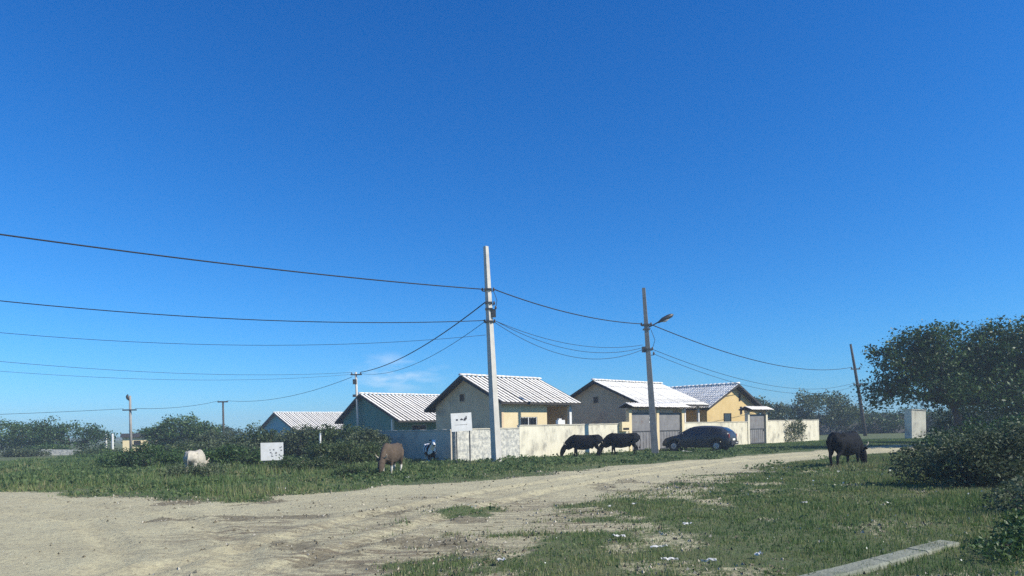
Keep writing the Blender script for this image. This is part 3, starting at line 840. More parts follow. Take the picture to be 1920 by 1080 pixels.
PA = Vector((-29.86, 54.3, 0))
pa = empty('utility_pole', PA, 0, 'slim pole with a small lamp head on the far left by the yellow building', 'utility pole', 'utility poles')
MB().tube([(0, 0, -.3), (0, 0, 4.72)], [.12, .08], 10).build('shaft', M['concrete_dark'], pa, smooth=True)
MB().tube([(-.02, -.1, 4.35), (-.12, -.12, 4.5), (-.16, -.12, 4.66), (-.1, -.12, 4.82)], [.04, .10, .10, .04], 10).build('lamp_head', M['plastic'], pa, smooth=True)
MB().box(-.55, .55, -.14, -.08, 3.55, 3.65).build('crossarm', M['metal'], pa)
PB = Vector((-31.2, 75.0, 0))
pb = empty('utility_pole', PB, 0, 'slim T-topped pole rising behind the left trees', 'utility pole', 'utility poles')
MB().tube([(0, 0, -.3), (0, 0, 5.1)], [.12, .09], 10).build('shaft', M['wood'], pb, smooth=True)
MB().box(-.55, .55, -.1, .0, 5.02, 5.16).build('crossarm', M['wood'], pb)
for x, y, lbl in ((-41.3, 70.5, 'left of two white fence posts among the far left trees'), (-36.9, 64.0, 'right of two white fence posts among the far left trees')):
    tag(MB().tube([(0, 0, -.2), (.02, 0, 1.75), (.02, 0, 1.82)], [.10, .09, .04], 8).build('fence_post', M['white'], loc=(x, y, 0)), lbl, 'post', 'white fence posts')
tag(MB().tube([(0, 0, 2.2), (0, 0, 4.05), (.25, 0, 4.2)], [.05, .05, .05], 8).build('vent_pipe', M['metal'], loc=sw(2.6, 24.0, 0)), 'short dark vent pipe on the green house roof edge', 'pipe')
tag(MB().tube([(0, 0, -.2), (.01, 0, .9), (.03, 0, 1.5)], [.06, .055, .05], 8).build('fence_post', M['white'], loc=(-9.3, 33.5, 0)), 'thin white post among the shrubs right of the white board', 'post', 'white fence posts')

# ------------------------------------------------------------------ cables
def cable(a, b, sag, r, label, n=28):
    a = Vector(a); b = Vector(b)
    pts = []
    for i in range(n + 1):
        t = i / n
        p = a.lerp(b, t); p.z -= 4 * sag * t * (1 - t)
        pts.append(p - a)
    o = MB().tube(pts, r, 6, True).build('overhead_cable', M['cable'], loc=a, smooth=True)
    return tag(o, label, 'cable', 'overhead cables')
q1 = lambda z, dx=0: P1 + on1(z) + Vector((dx, 0, 0))
q2 = lambda z, dx=0: P2 + on2(z) + Vector((dx, 0, 0))
cable(q1(7.8, -.2), (-27.0, 10.6, 8.15), 0.50, .024, 'thick top cable from the corner pole out past the left edge')
cable(q1(6.4, -.2), (-27.5, 19.0, 7.5), 0.90, .018, 'second cable down from the corner pole to the left edge')
cable(q1(7.8, .25), q2(7.1, -.25), 0.30, .025, 'thick cable between the corner pole and the lamp pole')
for k, (za, zb, sg) in enumerate(((6.4, 5.95, .55), (6.4, 5.8, .75), (6.3, 5.7, 1.0))):
    cable(q1(za, .2 + .02 * k), q2(zb, -.28), sg, .012, ['upper', 'middle', 'lowest'][k] + ' of three thin wires between corner pole and lamp pole')
cable(q2(7.05, .28), P3 + Vector((-1.4, -.1, 7.45)), 1.1, .026, 'thick cable from the lamp pole to the leaning wooden pole')
cable(q2(5.7, .25), P3 + Vector((-1.16, -.1, 5.75)), 1.3, .014, 'thin lower wire from the lamp pole to the leaning wooden pole')
cable(q2(5.45, .3), P3 + Vector((-.3, -.1, 5.7)), 1.6, .012, 'lowest thin wire from the lamp pole towards the wooden pole')
cable(q1(7.2, -.18), PC + Vector((.25, -.1, 6.25)), 0.55, .026, 'steep cable from the corner pole down to the slim pole by the green house')
cable(q1(6.35, -.22), PC + Vector((.25, -.1, 6.15)), 0.8, .012, 'thin wire below the steep cable to the slim pole')
cable(PC + Vector((-.45, -.1, 6.25)), (-40.0, 20.0, 7.9), 1.5, .011, 'thin wire from the slim pole out to the left edge')
cable(PC + Vector((-.45, -.1, 6.1)), (-40.0, 22.0, 7.3), 1.6, .009, 'lower thin wire from the slim pole out to the left edge')
cable(q1(5.75, -.2), (-27.5, 21.0, 6.6), 1.1, .009, 'third, very thin wire from the corner pole to the left edge')
cable(PC + Vector((-.4, -.1, 5.9)), PB + Vector((.45, -.05, 5.2)), 0.7, .018, 'wire between the slim pole and the T-topped pole')
cable(PB + Vector((-.45, -.05, 5.2)), PA + Vector((.45, -.1, 3.7)), 0.25, .018, 'wire between the T-topped pole and the lamp-head pole')
cable(PA + Vector((-.45, -.1, 3.7)), (-70.0, 40.0, 3.9), 0.6, .016, 'wire from the lamp-head pole out to the left edge')

# ------------------------------------------------------------------ parked car (x forward)
def make_car():
    o = empty('parked_car', (11.15, 41.3, 0), math.atan2(0.56, -0.83), 'dark hatchback car parked nose-in beside the pale yellow wall', 'car')
    W = 0.86
    # side outline: x, belt z, top z, top half width
    st = [(-2.02, .62, .74, .60), (-1.98, .80, .98, .66), (-1.86, .92, 1.12, .64), (-1.55, .95, 1.33, .60), (-1.2, .95, 1.41, .60), (-0.7, .94, 1.45, .60), (-0.2, .93, 1.455, .60),
          (0.2, .92, 1.42, .60), (0.55, .91, 1.28, .62), (0.95, .90, 1.03, .68), (1.1, .88, .95, .72), (1.5, .82, .88, .70), (1.85, .72, .78, .64), (2.02, .56, .62, .55)]
    xs = sorted(set([round(x, 3) for x in np.arange(-2.02, 2.021, .06)] + [s_[0] for s_ in st]))
    ax = [s_[0] for s_ in st]
    fn = lambda x, k: float(np.interp(x, ax, [s_[k] for s_ in st]))
    wheels = (-1.27, 1.28); R = .36
    rows = []
    for x in xs:
        end = max(0.0, (abs(x) - 1.7) / .32)
        hw = W * (1 - .16 * end ** 2)
        low = 0.26 + 0.10 * end
        for wx in wheels:
            d = abs(x - wx)
            if d < R: low = max(low, .30 + math.sqrt(R * R - d * d))
        b = fn(x, 1); tz = fn(x, 2); tw = min(fn(x, 3), hw * .95)
        low = min(low, b - .08)
        half = [(hw * .93, low), (hw * .985, low + (b - low) * .25), (hw, low + (b - low) * .6), (hw * .97, b), (tw + (hw * .97 - tw) * .12, b + (tz - b) * .86), (tw * .85, tz), (tw * .4, tz + .02)]
        ring = [(x, -y, z) for (y, z) in half] + [(x, 0, tz + .025)] + [(x, y, z) for (y, z) in reversed(half)]
        rows.append(ring)
    n = len(rows[0]); mb = MB()
    for r0 in rows: mb.v += r0
    for i in range(len(rows) - 1):
        for k in range(n - 1):
            a = i * n + k
            mb.f.append((a, a + 1, a + 1 + n, a + n))
    mb.f.append(tuple(range(n))); mb.f.append(tuple(reversed(range((len(rows) - 1) * n, len(rows) * n))))
    body = mb.build('body', M['carpaint'], o, smooth=True)
    MB().box(-1.85, 1.85, -.72, .72, .2, .34).build('underbody', M['plastic'], o)
    def surf(x, side, t, off=0.006):
        """a point on the glass house side: t 0 belt, 1 near roof"""
        end = max(0.0, (abs(x) - 1.7) / .32); hw = W * (1 - .16 * end ** 2)
        b = fn(x, 1); tz = fn(x, 2); tw = min(fn(x, 3), hw * .95)
        y0 = hw * .97; y1 = tw + (hw * .97 - tw) * .12
        y = y0 + (y1 - y0) * t + off; z = b + (tz - b) * .86 * t
        return (x, side * y, z)
    for side in (-1, 1):
        for (xa, xb, ta, tb) in ((-1.55, -.95, .10, .90), (-.90, -.08, .08, .92), (-.02, .74, .08, .92)):
            m2 = MB(); k = 8; vs_ = []
            for i in range(k + 1):
                x = xa + (xb - xa) * i / k
                lim = 1.0
                if x > .35: lim = max(.25, min(1, 1 - (x - .35) * .9)) if False else 1.0
                vs_ += [surf(x, side, ta), surf(x, side, tb * lim)]
            m2.add(vs_, [(2 * i, 2 * i + 1, 2 * i + 3, 2 * i + 2) for i in range(k)])
            m2.build('window', M['glass'], o)
        # door seams and handles
        for x in (-.93, -.05, .80):
            end = 0
            MB().box(x - .008, x + .008, side * (W + .001) - .004, side * (W + .001) + .004, .36, .90).build('door_seam', M['plastic'], o)
        for x in (-.72, .12):
            MB().box(x - .09, x + .09, side * (W + .012) - .014, side * (W + .012) + .014, .78, .81).build('door_handle', M['plastic'], o)
        MB().box(-.9, .9, side * (W * .985 + .01) - .012, side * (W * .985 + .01) + .012, .50, .55).build('rub_strip', M['plastic'], o)
        MB().tube([(.70, side * .86, .98), (.72, side * .96, 1.02), (.70, side * 1.04, 1.02)], [(.03, .03), (.07, .08), (.05, .06)], 8).build('mirror', M['carpaint'], o, smooth=True)
        MB().box(-1.99, -1.80, side * .70 - .07, side * .70 + .07, .74, .98).build('tail_light', M['redlens'], o)
        MB().tube([(1.78, side * .60, .66), (1.93, side * .58, .63)], [(.15, .08), (.12, .06)], 10).build('headlight', M['clearlens'], o, smooth=True)
        for wx in wheels:
            w = MB().tube([(wx, side * .70, .30), (wx, side * .72, .30), (wx, side * .84, .30), (wx, side * .86, .30)], [.27, .30, .30, .27], 24).build('wheel', M['rubber'], o)
            rr = MB().tube([(wx, side * .845, .30), (wx, side * .868, .30)], [.19, .17], 20); rr.build('rim', M['rim'], w)
            for k in range(5):
                t = 2 * math.pi * k / 5
                MB().tube([(wx, side * .874, .30), (wx + .15 * math.cos(t), side * .872, .30 + .15 * math.sin(t))], .022, 6).build('spoke', M['rim'], w)
    # rear screen, windscreen
    def screen(name, xa, xb, dz):
        m2 = MB(); vs_ = []
        for (x, sc) in ((xa, .86), ((xa + xb) / 2, .86), (xb, .82)):
            tz = fn(x, 2); tw = fn(x, 3)
            for y in (-tw * sc, -tw * .4, 0, tw * .4, tw * sc):
                vs_.append((x + dz * .008, y, tz + .02 * (1 - abs(y) / tw) + .014))
        m2.add(vs_, [(i * 5 + k, i * 5 + k + 1, i * 5 + k + 6, i * 5 + k + 5) for i in range(2) for k in range(4)])
        m2.build(name, M['glass'], o)
    screen('rear_window', -1.88, -1.50, -1); screen('windscreen', .98, .36, 1)
    MB().box(-2.10, -1.93, -.70, .70, .36, .56).build('bumper', M['plastic'], o)
    MB().box(1.92, 2.08, -.62, .62, .30, .50).build('bumper', M['plastic'], o)
    MB().box(-2.045, -2.03, -.24, .24, .60, .72).build('number_plate', M['white'], o)
    MB().box(-2.115, -2.102, -.55, -.15, .44, .49).build('reflector', M['clearlens'], o)
    return o
make_car()

# ------------------------------------------------------------------ cattle
def hide(name, base, patch=None, lo=.5, hi=.52, scale=2.2, socks=None, sockz=.35, belly=None, rough=.8):
    m = mat(name, base, tuple(c * 0.7 for c in base), 5, max(rough, .8), 0.3, 60, spec=.12)
    t = m.node_tree; p = t.nodes['Principled BSDF']
    src = p.inputs['Base Color'].links[0].from_socket
    tcn = t.nodes.new('ShaderNodeTexCoord')
    def over(fac, colr, src):
        x = t.nodes.new('ShaderNodeMix'); x.data_type = 'RGBA'; x.inputs['B'].default_value = (*colr, 1)
        t.links.new(fac, x.inputs['Factor']); t.links.new(src, x.inputs['A']); return x.outputs['Result']
    if patch:
        n = t.nodes.new('ShaderNodeTexNoise'); n.inputs['Scale'].default_value = scale; n.inputs['Detail'].default_value = 1.5
        t.links.new(tcn.outputs['Object'], n.inputs['Vector'])
        r = t.nodes.new('ShaderNodeMapRange'); r.inputs['From Min'].default_value = lo; r.inputs['From Max'].default_value = hi
        t.links.new(n.outputs['Fac'], r.inputs['Value']); src = over(r.outputs[0], patch, src)
    if socks:
        sp = t.nodes.new('ShaderNodeSeparateXYZ'); t.links.new(tcn.outputs['Object'], sp.inputs[0])
        r = t.nodes.new('ShaderNodeMapRange'); r.inputs['From Min'].default_value = sockz + .04; r.inputs['From Max'].default_value = sockz - .04
        t.links.new(sp.outputs['Z'], r.inputs['Value'])
        lt = t.nodes.new('ShaderNodeMath'); lt.operation = 'LESS_THAN'; lt.inputs[1].default_value = .8; t.links.new(sp.outputs['X'], lt.inputs[0])
        ml = t.nodes.new('ShaderNodeMath'); ml.operation = 'MULTIPLY'; t.links.new(lt.outputs[0], ml.inputs[0]); t.links.new(r.outputs[0], ml.inputs[1])
        src = over(ml.outputs[0], socks, src)
    t.links.new(src, p.inputs['Base Color'])
    return m
def make_cow(loc, heading, scale, hidem, label, graze=True, horns=True, step=(0, 0, 0, 0), head_turn=0.0, drop=0.0):
    o = empty('cow', loc, math.atan2(heading[1], heading[0]), label, 'cow', 'cattle grazing by the road')
    o.scale = (scale,) * 3
    b = MB()
    tr = [(-.97, 1.04, .07, .09), (-.92, 1.03, .19, .22), (-.75, 1.0, .27, .30), (-.5, .97, .30, .31), (-.2, .87, .35, .41), (.05, .84, .365, .43), (.3, .85, .34, .43), (.52, .92, .28, .40), (.68, .98, .20, .31), (.78, 1.0, .10, .15)]
    b.tube([(x, 0, z) for x, z, _, _ in tr], [(ry, rz) for _, _, ry, rz in tr], 16, side=(0, 1, 0))
    b.tube([(.15, 0, 1.15), (.40, 0, 1.19), (.6, 0, 1.16)], [(.06, .08), (.09, .10), (.06, .08)], 10, side=(0, 1, 0))     # withers
    b.tube([(-.95, 0, 1.12), (-.8, 0, 1.2), (-.5, 0, 1.18), (0, 0, 1.15)], [(.06, .06), (.15, .1), (.12, .1), (.08, .08)], 10, side=(0, 1, 0))
    for s in (-1, 1):
        b.tube([(-.72, s * .2, 1.17), (-.55, s * .23, 1.20), (-.4, s * .2, 1.12)], [.04, .07, .04], 8)      # hip bones
    ht = head_turn
    if graze:
        b.tube([(.45, 0, 1.02), (.74, ht * .1, .94), (.96, ht * .3, .76), (1.12, ht * .5, .55)], [(.21, .33), (.17, .28), (.14, .23), (.12, .18)], 12, side=(0, 1, 0))
        b.tube([(.62, 0, .66), (.80, 0, .58), (.98, ht * .2, .44)], [(.03, .06), (.035, .12), (.02, .05)], 8, side=(0, 1, 0))   # dewlap
        hp = [(1.08, ht * .5, .66), (1.18, ht * .6, .54), (1.25, ht * .8, .38), (1.31, ht, .22), (1.33, ht, .12), (1.33, ht, .06)]
        b.tube(hp, [(.10, .08), (.15, .15), (.135, .155), (.105, .12), (.10, .095), (.07, .05)], 12, side=(0, 1, 0))
        poll = Vector((1.10, ht * .55, .68)); edir = Vector((-.06, 0, .02)); hup = Vector((.10, 0, .16))
    else:
        b.tube([(.55, 0, 1.05), (.82, ht * .1, 1.14), (1.02, ht * .3, 1.28), (1.14, ht * .5, 1.36)], [(.19, .28), (.15, .23), (.12, .17), (.10, .13)], 12, side=(0, 1, 0))
        hp = [(1.05, ht * .5, 1.44), (1.16, ht * .6, 1.42), (1.32, ht * .8, 1.32), (1.47, ht, 1.20), (1.53, ht, 1.15)]
        b.tube(hp, [(.09, .09), (.125, .14), (.11, .13), (.08, .09), (.07, .06)], 12, side=(0, 1, 0))
        poll = Vector((1.08, ht * .55, 1.50)); edir = Vector((-.04, 0, -.03)); hup = Vector((.02, 0, .18))
    for s in (-1, 1):
        b.tube([poll + Vector((0, s * .08, -.02)), poll + edir * .6 + Vector((0, s * .2, -.02)), poll + edir + Vector((0, s * .30, -.05))], [(.03, .04), (.03, .075), (.012, .02)], 8)
    k = 0
    for s in (-1, 1):
        f = step[k]; k += 1
        b.tube([(.50, s * .16, .95), (.47, s * .18, .70), (.50 + f * .5, s * .165, .40), (.49 + f * .9, s * .16, .13), (.50 + f, s * .16, .07), (.52 + f, s * .16, 0.0)],
               [(.12, .17), (.095, .12), (.06, .065), (.042, .045), (.055, .06), (.06, .075)], 10, side=(0, 1, 0))
    for s in (-1, 1):
        f = step[k]; k += 1
        b.tube([(-.72, s * .15, 1.0), (-.62, s * .19, .76), (-.68 + f * .3, s * .18, .56), (-.80 + f * .6, s * .17, .43), (-.76 + f * .9, s * .165, .14), (-.74 + f, s * .165, .07), (-.72 + f, s * .165, 0.0)],
               [(.16, .22), (.13, .17), (.08, .10), (.055, .07), (.042, .045), (.055, .06), (.06, .075)], 10, side=(0, 1, 0))
    b.tube([(-.93, 0, 1.16), (-1.02, 0, 1.08), (-1.05, .01, .85), (-1.03, .03, .58), (-1.0, .03, .42), (-.99, .03, .34)], [.035, .03, .024, .022, .045, .02], 8)
    b.tube([(-.5, 0, .64), (-.42, 0, .56), (-.3, 0, .62)], [.08, .12, .08], 10, side=(0, 1, 0))
    me0 = b.mesh('cow_raw')
    tmp = bpy.data.objects.new('tmp', me0); COL.objects.link(tmp)
    rm = tmp.modifiers.new('r', 'REMESH'); rm.mode = 'VOXEL'; rm.voxel_size = 0.026
    sm = tmp.modifiers.new('s', 'SMOOTH'); sm.factor = 0.5; sm.iterations = 5
    dg = bpy.context.evaluated_depsgraph_get()
    me = bpy.data.meshes.new_from_object(tmp.evaluated_get(dg))
    bpy.data.objects.remove(tmp); bpy.data.meshes.remove(me0)
    me.name = 'body'
    me.polygons.foreach_set('use_smooth', [True] * len(me.polygons)); me.materials.clear()
    link('body', me, hidem, o)
    if horns:
        for s in (-1, 1):
            p0 = poll + Vector((0, s * .06, .03))
            MB().tube([p0, p0 + Vector((hup.x * .3, s * .12, hup.z * .35)), p0 + Vector((hup.x * .8, s * .17, hup.z * .8)), p0 + Vector((hup.x * 1.2, s * .15, hup.z * 1.2))], [.036, .030, .020, .006], 8).build('horn', M['horn'], o, smooth=True)
    return o
hb = hide('black hide', (0.010, 0.011, 0.013), rough=.5)
hb2 = hide('black hide with white', (0.011, 0.011, 0.013), (0.70, 0.68, 0.63), .60, .62, 1.7)
hw_ = hide('white hide', (0.55, 0.50, 0.40), rough=.7)
hbr = hide('brown hide', (0.115, 0.085, 0.060), socks=(0.68, 0.64, 0.56), sockz=.38)
hbw = hide('black and white hide', (0.013, 0.013, 0.015), (0.75, 0.73, 0.69), .50, .52, 2.6, socks=(0.7, .68, .63), sockz=.22)
def cowz(x, y): return (x, y, gz(x, y) - .02)
make_cow(cowz(3.72, 35.7), (-1, .10), 0.90, hb, 'left of the two black cows grazing along the pale wall', step=(.10, -.06, .04, -.1))
make_cow(cowz(5.86, 37.0), (-1, .16), 0.92, hb, 'right of the two black cows grazing, nearer the wide gateway', step=(-.08, .1, -.1, .08), head_turn=.08)
make_cow(cowz(11.05, 23.0), (.80, .60), 0.93, hb, 'large black cow grazing at the right beside the leafy bush', step=(.05, -.04, -.12, .1))
make_cow(cowz(-11.1, 24.3), (-.12, 1.0), 0.76, hw_, 'white cow grazing in the weeds at the left', step=(.05, -.06, -.1, .08))
make_cow(cowz(-4.25, 24.3), (-.16, -1.0), 0.86, hbr, 'brown cow with white legs grazing in the verge', step=(.06, -.04, -.08, .08))
make_cow(cowz(-3.75, 31.6), (.28, -.96), 0.74, hbw, 'small black and white calf standing by the shaded side wall', graze=False, horns=False, step=(.02, -.04, -.05, .05))

# ------------------------------------------------------------------ signs
s1 = empty('notice_board', (-2.14, 30.5, 0), math.radians(20), 'white notice board with small dark print on two posts by the corner', 'sign')
bd = MB().box(-.47, .47, -.02, .02, 1.46, 2.26).build('board', M['white'], s1)
bd.rotation_euler = (0, math.radians(-2.5), 0)
for x in (-.30, .30): MB().tube([(x, .055, -.2), (x, .05, 2.2)], [.03, .03], 8).build('post', M['metal'], s1)
pr = [(-.25, -.16, 1.93, 2.00), (-.05, .07, 1.94, 2.00), (.10, .14, 1.90, 2.00), (.14, .20, 1.92, 2.05), (.20, .25, 1.97, 2.11), (.00, .03, 2.0, 2.03)]
for i, (a, b, c, d) in enumerate(pr):
    MB().box(a, b, -.0245, -.0205, c, d).build('print', M['print'], bd)
x = -.32
for i in range(9):
    w = .025 + .02 * ((i * 7) % 3)
    MB().box(x, x + w, -.0245, -.0205, 1.735, 1.755).build('print', M['gate'], bd); x += w + .02
s2 = empty('notice_board', (-10.05, 29.0, 0), math.radians(18), 'low white board standing in the weeds at the left', 'sign')
b2 = MB().box(-.45, .45, -.02, .02, .40, 1.14).build('board', M['white'], s2)
for x in (-.33, .33): MB().tube([(x, .05, -.2), (x, .05, 1.1)], .03, 8).build('post', M['metal'], s2)
rnd = random.Random(4)
for i in range(14):
    a = rnd.uniform(-.12, .38); c = rnd.uniform(.5, 1.0)
    MB().box(a, a + rnd.uniform(.03, .07), -.0245, -.0205, c, c + rnd.uniform(.03, .06)).build('print', M['gate'], b2)

# ------------------------------------------------------------------ vegetation
def rand_dirs(n):
    d = RS.normal(size=(n, 3)); return d / np.linalg.norm(d, axis=1, keepdims=True)
def leaf_mesh(name, pts, size, tint, aspect=0.5, flat=0.25):
    n = len(pts)
    a = rand_dirs(n); a[:, 2] = a[:, 2] * 0.8 - 0.15; a /= np.linalg.norm(a, axis=1, keepdims=True)
    b = np.cross(a, rand_dirs(n)); b /= np.linalg.norm(b, axis=1, keepdims=True) + 1e-9
    s = (size * (.4 + 1.3 * RS.rand(n) ** 1.6))[:, None]
    c = np.cross(a, b)
    v = np.stack([pts - a * s * .5, pts + b * s * aspect * .5 + c * s * .06, pts + a * s * .5, pts - b * s * aspect * .5 + c * s * .06], 1).reshape(-1, 3)
    return np_mesh(name, v, 4, np.repeat(tint, 4))
def clump_points(lobes, nclump, per, sig, shell=0.55, zmin=0.02):
    """leaf clumps spread through ellipsoid lobes, most near the outside"""
    vol = np.array([l[3] * l[4] * l[5] for l in lobes]); pr_ = vol ** .8; pr_ /= pr_.sum()
    idx = RS.choice(len(lobes), nclump, p=pr_)
    L = np.array(lobes)[idx]
    d = rand_dirs(nclump); rad = shell + (1 - shell) * RS.rand(nclump) ** .6
    c = L[:, :3] + d * L[:, 3:] * rad[:, None]
    ct = RS.rand(nclump)
    p = np.repeat(c, per, 0) + np.clip(RS.normal(size=(nclump * per, 3)), -1.5, 1.5) * sig * np.repeat(RS.uniform(.6, 1.3, nclump), per)[:, None] * np.array([1, 1, .7])
    t = np.clip(np.repeat(ct, per) * .5 + RS.rand(nclump * per) * .5, 0, 1)
    ok = p[:, 2] > zmin
    return p[ok], t[ok], c
def plant(name, cat, loc, lobes, nclump, per, leaf, sig, m, label, trunk=None, group=None, shell=.5, limbs=10, zmin=.02, aspect=.5):
    """lobes in local coordinates; trunk = (height, radius) of the main stem"""
    o = empty(name, loc, 0, label, cat, group)
    rl = random.Random(int(abs(loc[0] * 37 + loc[1]) * 10))
    lobes = list(lobes)
    for L in list(lobes):                      # uneven smaller lobes that break the outline
        for _ in range(3):
            th = rl.uniform(0, 6.28); el = rl.uniform(.1, 1.3)
            k = rl.uniform(.75, 1.05); f = rl.uniform(.22, .42)
            lobes.append((L[0] + L[3] * k * math.cos(th) * math.cos(el), L[1] + L[4] * k * math.sin(th) * math.cos(el), L[2] + L[5] * k * math.sin(el), L[3] * f, L[4] * f, L[5] * f * 1.2))
    p, t, c = clump_points(lobes, nclump, per, sig, shell, zmin)
    t = np.clip(t + rl.uniform(-.12, .12), 0, 1)
    me = leaf_mesh('crown', p, leaf, t, aspect)
    link('crown' if trunk else 'foliage', me, m, o)
    mb = MB()
    rnd = random.Random(int(abs(loc[0]) * 100))
    if trunk:
        h, r = trunk
        bend = [Vector((rnd.uniform(-.06, .06) * h * i / 3, rnd.uniform(-.06, .06) * h * i / 3, h * i / 3 - (.3 if i == 0 else 0))) for i in range(4)]
        mb.tube(bend, [r * 1.3, r, r * .85, r * .7], 10)
        top = bend[-1]
        for L in lobes[:len(lobes) // 4]:
            e = Vector(L[:3]); mid = top.lerp(e, .5) + Vector((rnd.uniform(-.3, .3), rnd.uniform(-.3, .3), rnd.uniform(0, .4)))
            mb.tube([top, mid, e], [r * .55, r * .35, r * .12], 7)
            near = [Vector(q) for q in c if (Vector(q) - e).length < max(L[3:]) * 1.1]
            rnd.shuffle(near)
            for q in near[:limbs]:
                st_ = mid.lerp(e, rnd.uniform(.2, 1))
                mb.tube([st_, st_.lerp(q, .5) + Vector((rnd.uniform(-.12, .12), rnd.uniform(-.12, .12), .1)), q], [r * .16, r * .1, r * .03], 5)
    else:
        for q in c[:limbs * 2]:
            q = Vector(q); b0 = Vector((q.x * .02, q.y * .02, -.1))
            mb.tube([b0, b0.lerp(q, .5) + Vector((0, 0, .1)), q], [.03, .02, .006], 5)
    mb.build('trunk' if trunk else 'stem', M['bark'], o, smooth=True)
    return o

# big spreading tree on the right
plant('tree', 'tree', (26.0, 40.5, 0), [(-.6, 0, 5.2, 3.3, 3.0, 1.7), (-3.3, -.4, 4.6, 1.9, 1.9, 1.2), (-4.1, .3, 3.2, 1.5, 1.6, .9), (2.2, .2, 5.6, 3.0, 2.8, 1.7), (5.0, 0, 4.8, 2.6, 2.6, 1.6), (-1.4, -.8, 3.3, 2.6, 2.2, 1.1),
      (1.6, -.6, 3.2, 3.0, 2.4, 1.5), (4.6, -.4, 2.8, 2.6, 2.2, 1.5), (0.2, .5, 4.4, 3.6, 2.2, 1.6), (-2.2, .4, 5.9, 1.6, 1.6, .9), (7.2, 0.3, 4.0, 2.4, 2.4, 1.6)],
      1750, 36, .17, .30, M['leaf_dark'], 'big spreading dark tree at the right edge', (2.4, .26), 'trees', .3, 22)
plant('tree', 'tree', (33.5, 47.0, 0), [(0, 0, 4.2, 3.4, 3, 2.0), (-2.8, 0, 3.2, 2.2, 2, 1.5), (2.6, 0, 3.4, 2.4, 2, 1.6)], 420, 34, .2, .34, M['leaf_dark'], 'second dark tree half hidden behind the big right tree', (2.0, .2), 'trees', .4, 10)
# low dense growth under the right tree
plant('shrub', 'shrub', (30.6, 43.6, 0), [(0, 0, 1.0, 2.8, 1.5, 1.3), (-2.6, 0, .8, 1.7, 1.2, 1.0), (2.8, .2, 1.1, 2.4, 1.4, 1.4)], 420, 32, .14, .24, M['leaf_dark'], 'dark undergrowth beneath the big right tree', None, 'shrubs')
# round trees far beyond the white wall
plant('tree', 'tree', (38.2, 86.0, 0), [(0, 0, 3.2, 3.6, 3, 1.9), (-3.4, 0, 2.2, 2.6, 2.2, 1.5), (3.2, .2, 2.4, 2.4, 2.2, 1.5)], 420, 30, .26, .42, M['leaf_mid'], 'rounded tree in the distance right of the ochre house', (1.8, .2), 'trees', .6, 5)
plant('tree', 'tree', (31.8, 84.0, 0), [(0, 0, 2.2, 2.6, 2.2, 1.4), (-1.6, 0, 2.6, 1.6, 1.6, 1.6)], 200, 28, .26, .4, M['leaf_mid'], 'lower tree just behind the ochre house roof', (1.4, .16), 'trees', .6, 4)
for i, (x, y, w, h, lb) in enumerate(((45.0, 90.0, 5.0, 2.9, 'left part of the low far hedge behind the wooden pole'), (53.0, 89.5, 5.0, 3.0, 'right part of the low far hedge behind the wooden pole'), (62, 92, 6, 3.2, 'far trees filling the right edge behind the big tree'), (70, 88, 6, 3.6, 'far trees at the extreme right behind the big tree'))):
    plant('shrub', 'shrub', (x, y, 0), [(0, 0, h * .55, w, 1.6, h * .55), (w * .5, 0, h * .4, w * .6, 1.4, h * .5)], 190, 28, .26, .4, M['leaf_dark'], lb, None, 'shrubs')
# bush in the right foreground, next to the black cow
plant('shrub', 'shrub', (9.95, 15.2, 0), [(0, 0, .55, .9, .7, .66), (-.7, .6, .45, .55, .5, .5), (.9, .1, .62, .8, .7, .74), (.3, -.4, .3, .7, .5, .36), (1.9, .2, .65, .9, .8, .75)], 620, 30, .075, .13, M['leaf_dusty'], 'leafy bush in the right foreground by the black cow', None, 'shrubs', .35, 20)
plant('shrub', 'shrub', (8.6, 19.6, 0), [(0, 0, .45, .9, .7, .55), (.9, .1, .5, .8, .7, .6)], 260, 28, .085, .15, M['leaf_dark'], 'darker low bush in front of the black cow\'s head', None, 'shrubs', .35, 12) if False else \
plant('shrub', 'shrub', (14.3, 22.6, 0), [(0, 0, .50, 1.0, .8, .62), (1.1, .2, .6, 1.1, .9, .75), (2.4, .4, .7, 1.2, 1.0, .85)], 420, 28, .09, .16, M['leaf_dark'], 'darker bush right in front of the black cow', None, 'shrubs', .35, 12)
plant('shrub', 'shrub', (7.9, 10.7, 0), [(0, 0, .2, .6, .5, .26), (.8, .4, .28, .7, .5, .36)], 170, 28, .06, .10, M['leaf_dusty'], 'low scrubby bush at the lower right behind the kerb', None, 'shrubs', .3, 8)
plant('shrub', 'shrub', (5.75, 7.75, 0), [(0, 0, .15, .45, .4, .22), (.5, .4, .22, .45, .45, .28), (-.45, -.55, .1, .4, .35, .16)], 200, 28, .05, .085, M['leaf_dark'], 'dark weedy bush in the lower right corner beyond the kerb', None, 'shrubs', .3, 8)
# creeper on the far white wall
cp = empty('creeper', sw(26.2, -.06), SRZ, 'dark leafy creeper hanging on the far white wall', 'plant')
n_ = 95
cc = np.stack([RS.uniform(0, 3.4, n_), RS.uniform(-.22, -.05, n_), RS.beta(1.5, 1.2, n_) * 1.75], -1)
pp = np.repeat(cc, 14, 0) + RS.normal(size=(n_ * 14, 3)) * np.array([.13, .05, .12]); pp[:, 1] = np.minimum(pp[:, 1], -.02)
link('foliage', leaf_mesh('foliage', pp, .13, RS.rand(n_ * 14)), M['leaf_mid'], cp)
sb = MB()
for i in range(14):
    x = .2 + i * .23; sb.tube([(x, -.04, -.05), (x + random.uniform(-.2, .2), -.05, .8), (x + random.uniform(-.4, .4), -.05, 1.6)], [.015, .012, .005], 5)
sb.build('stem', M['bark'], cp)
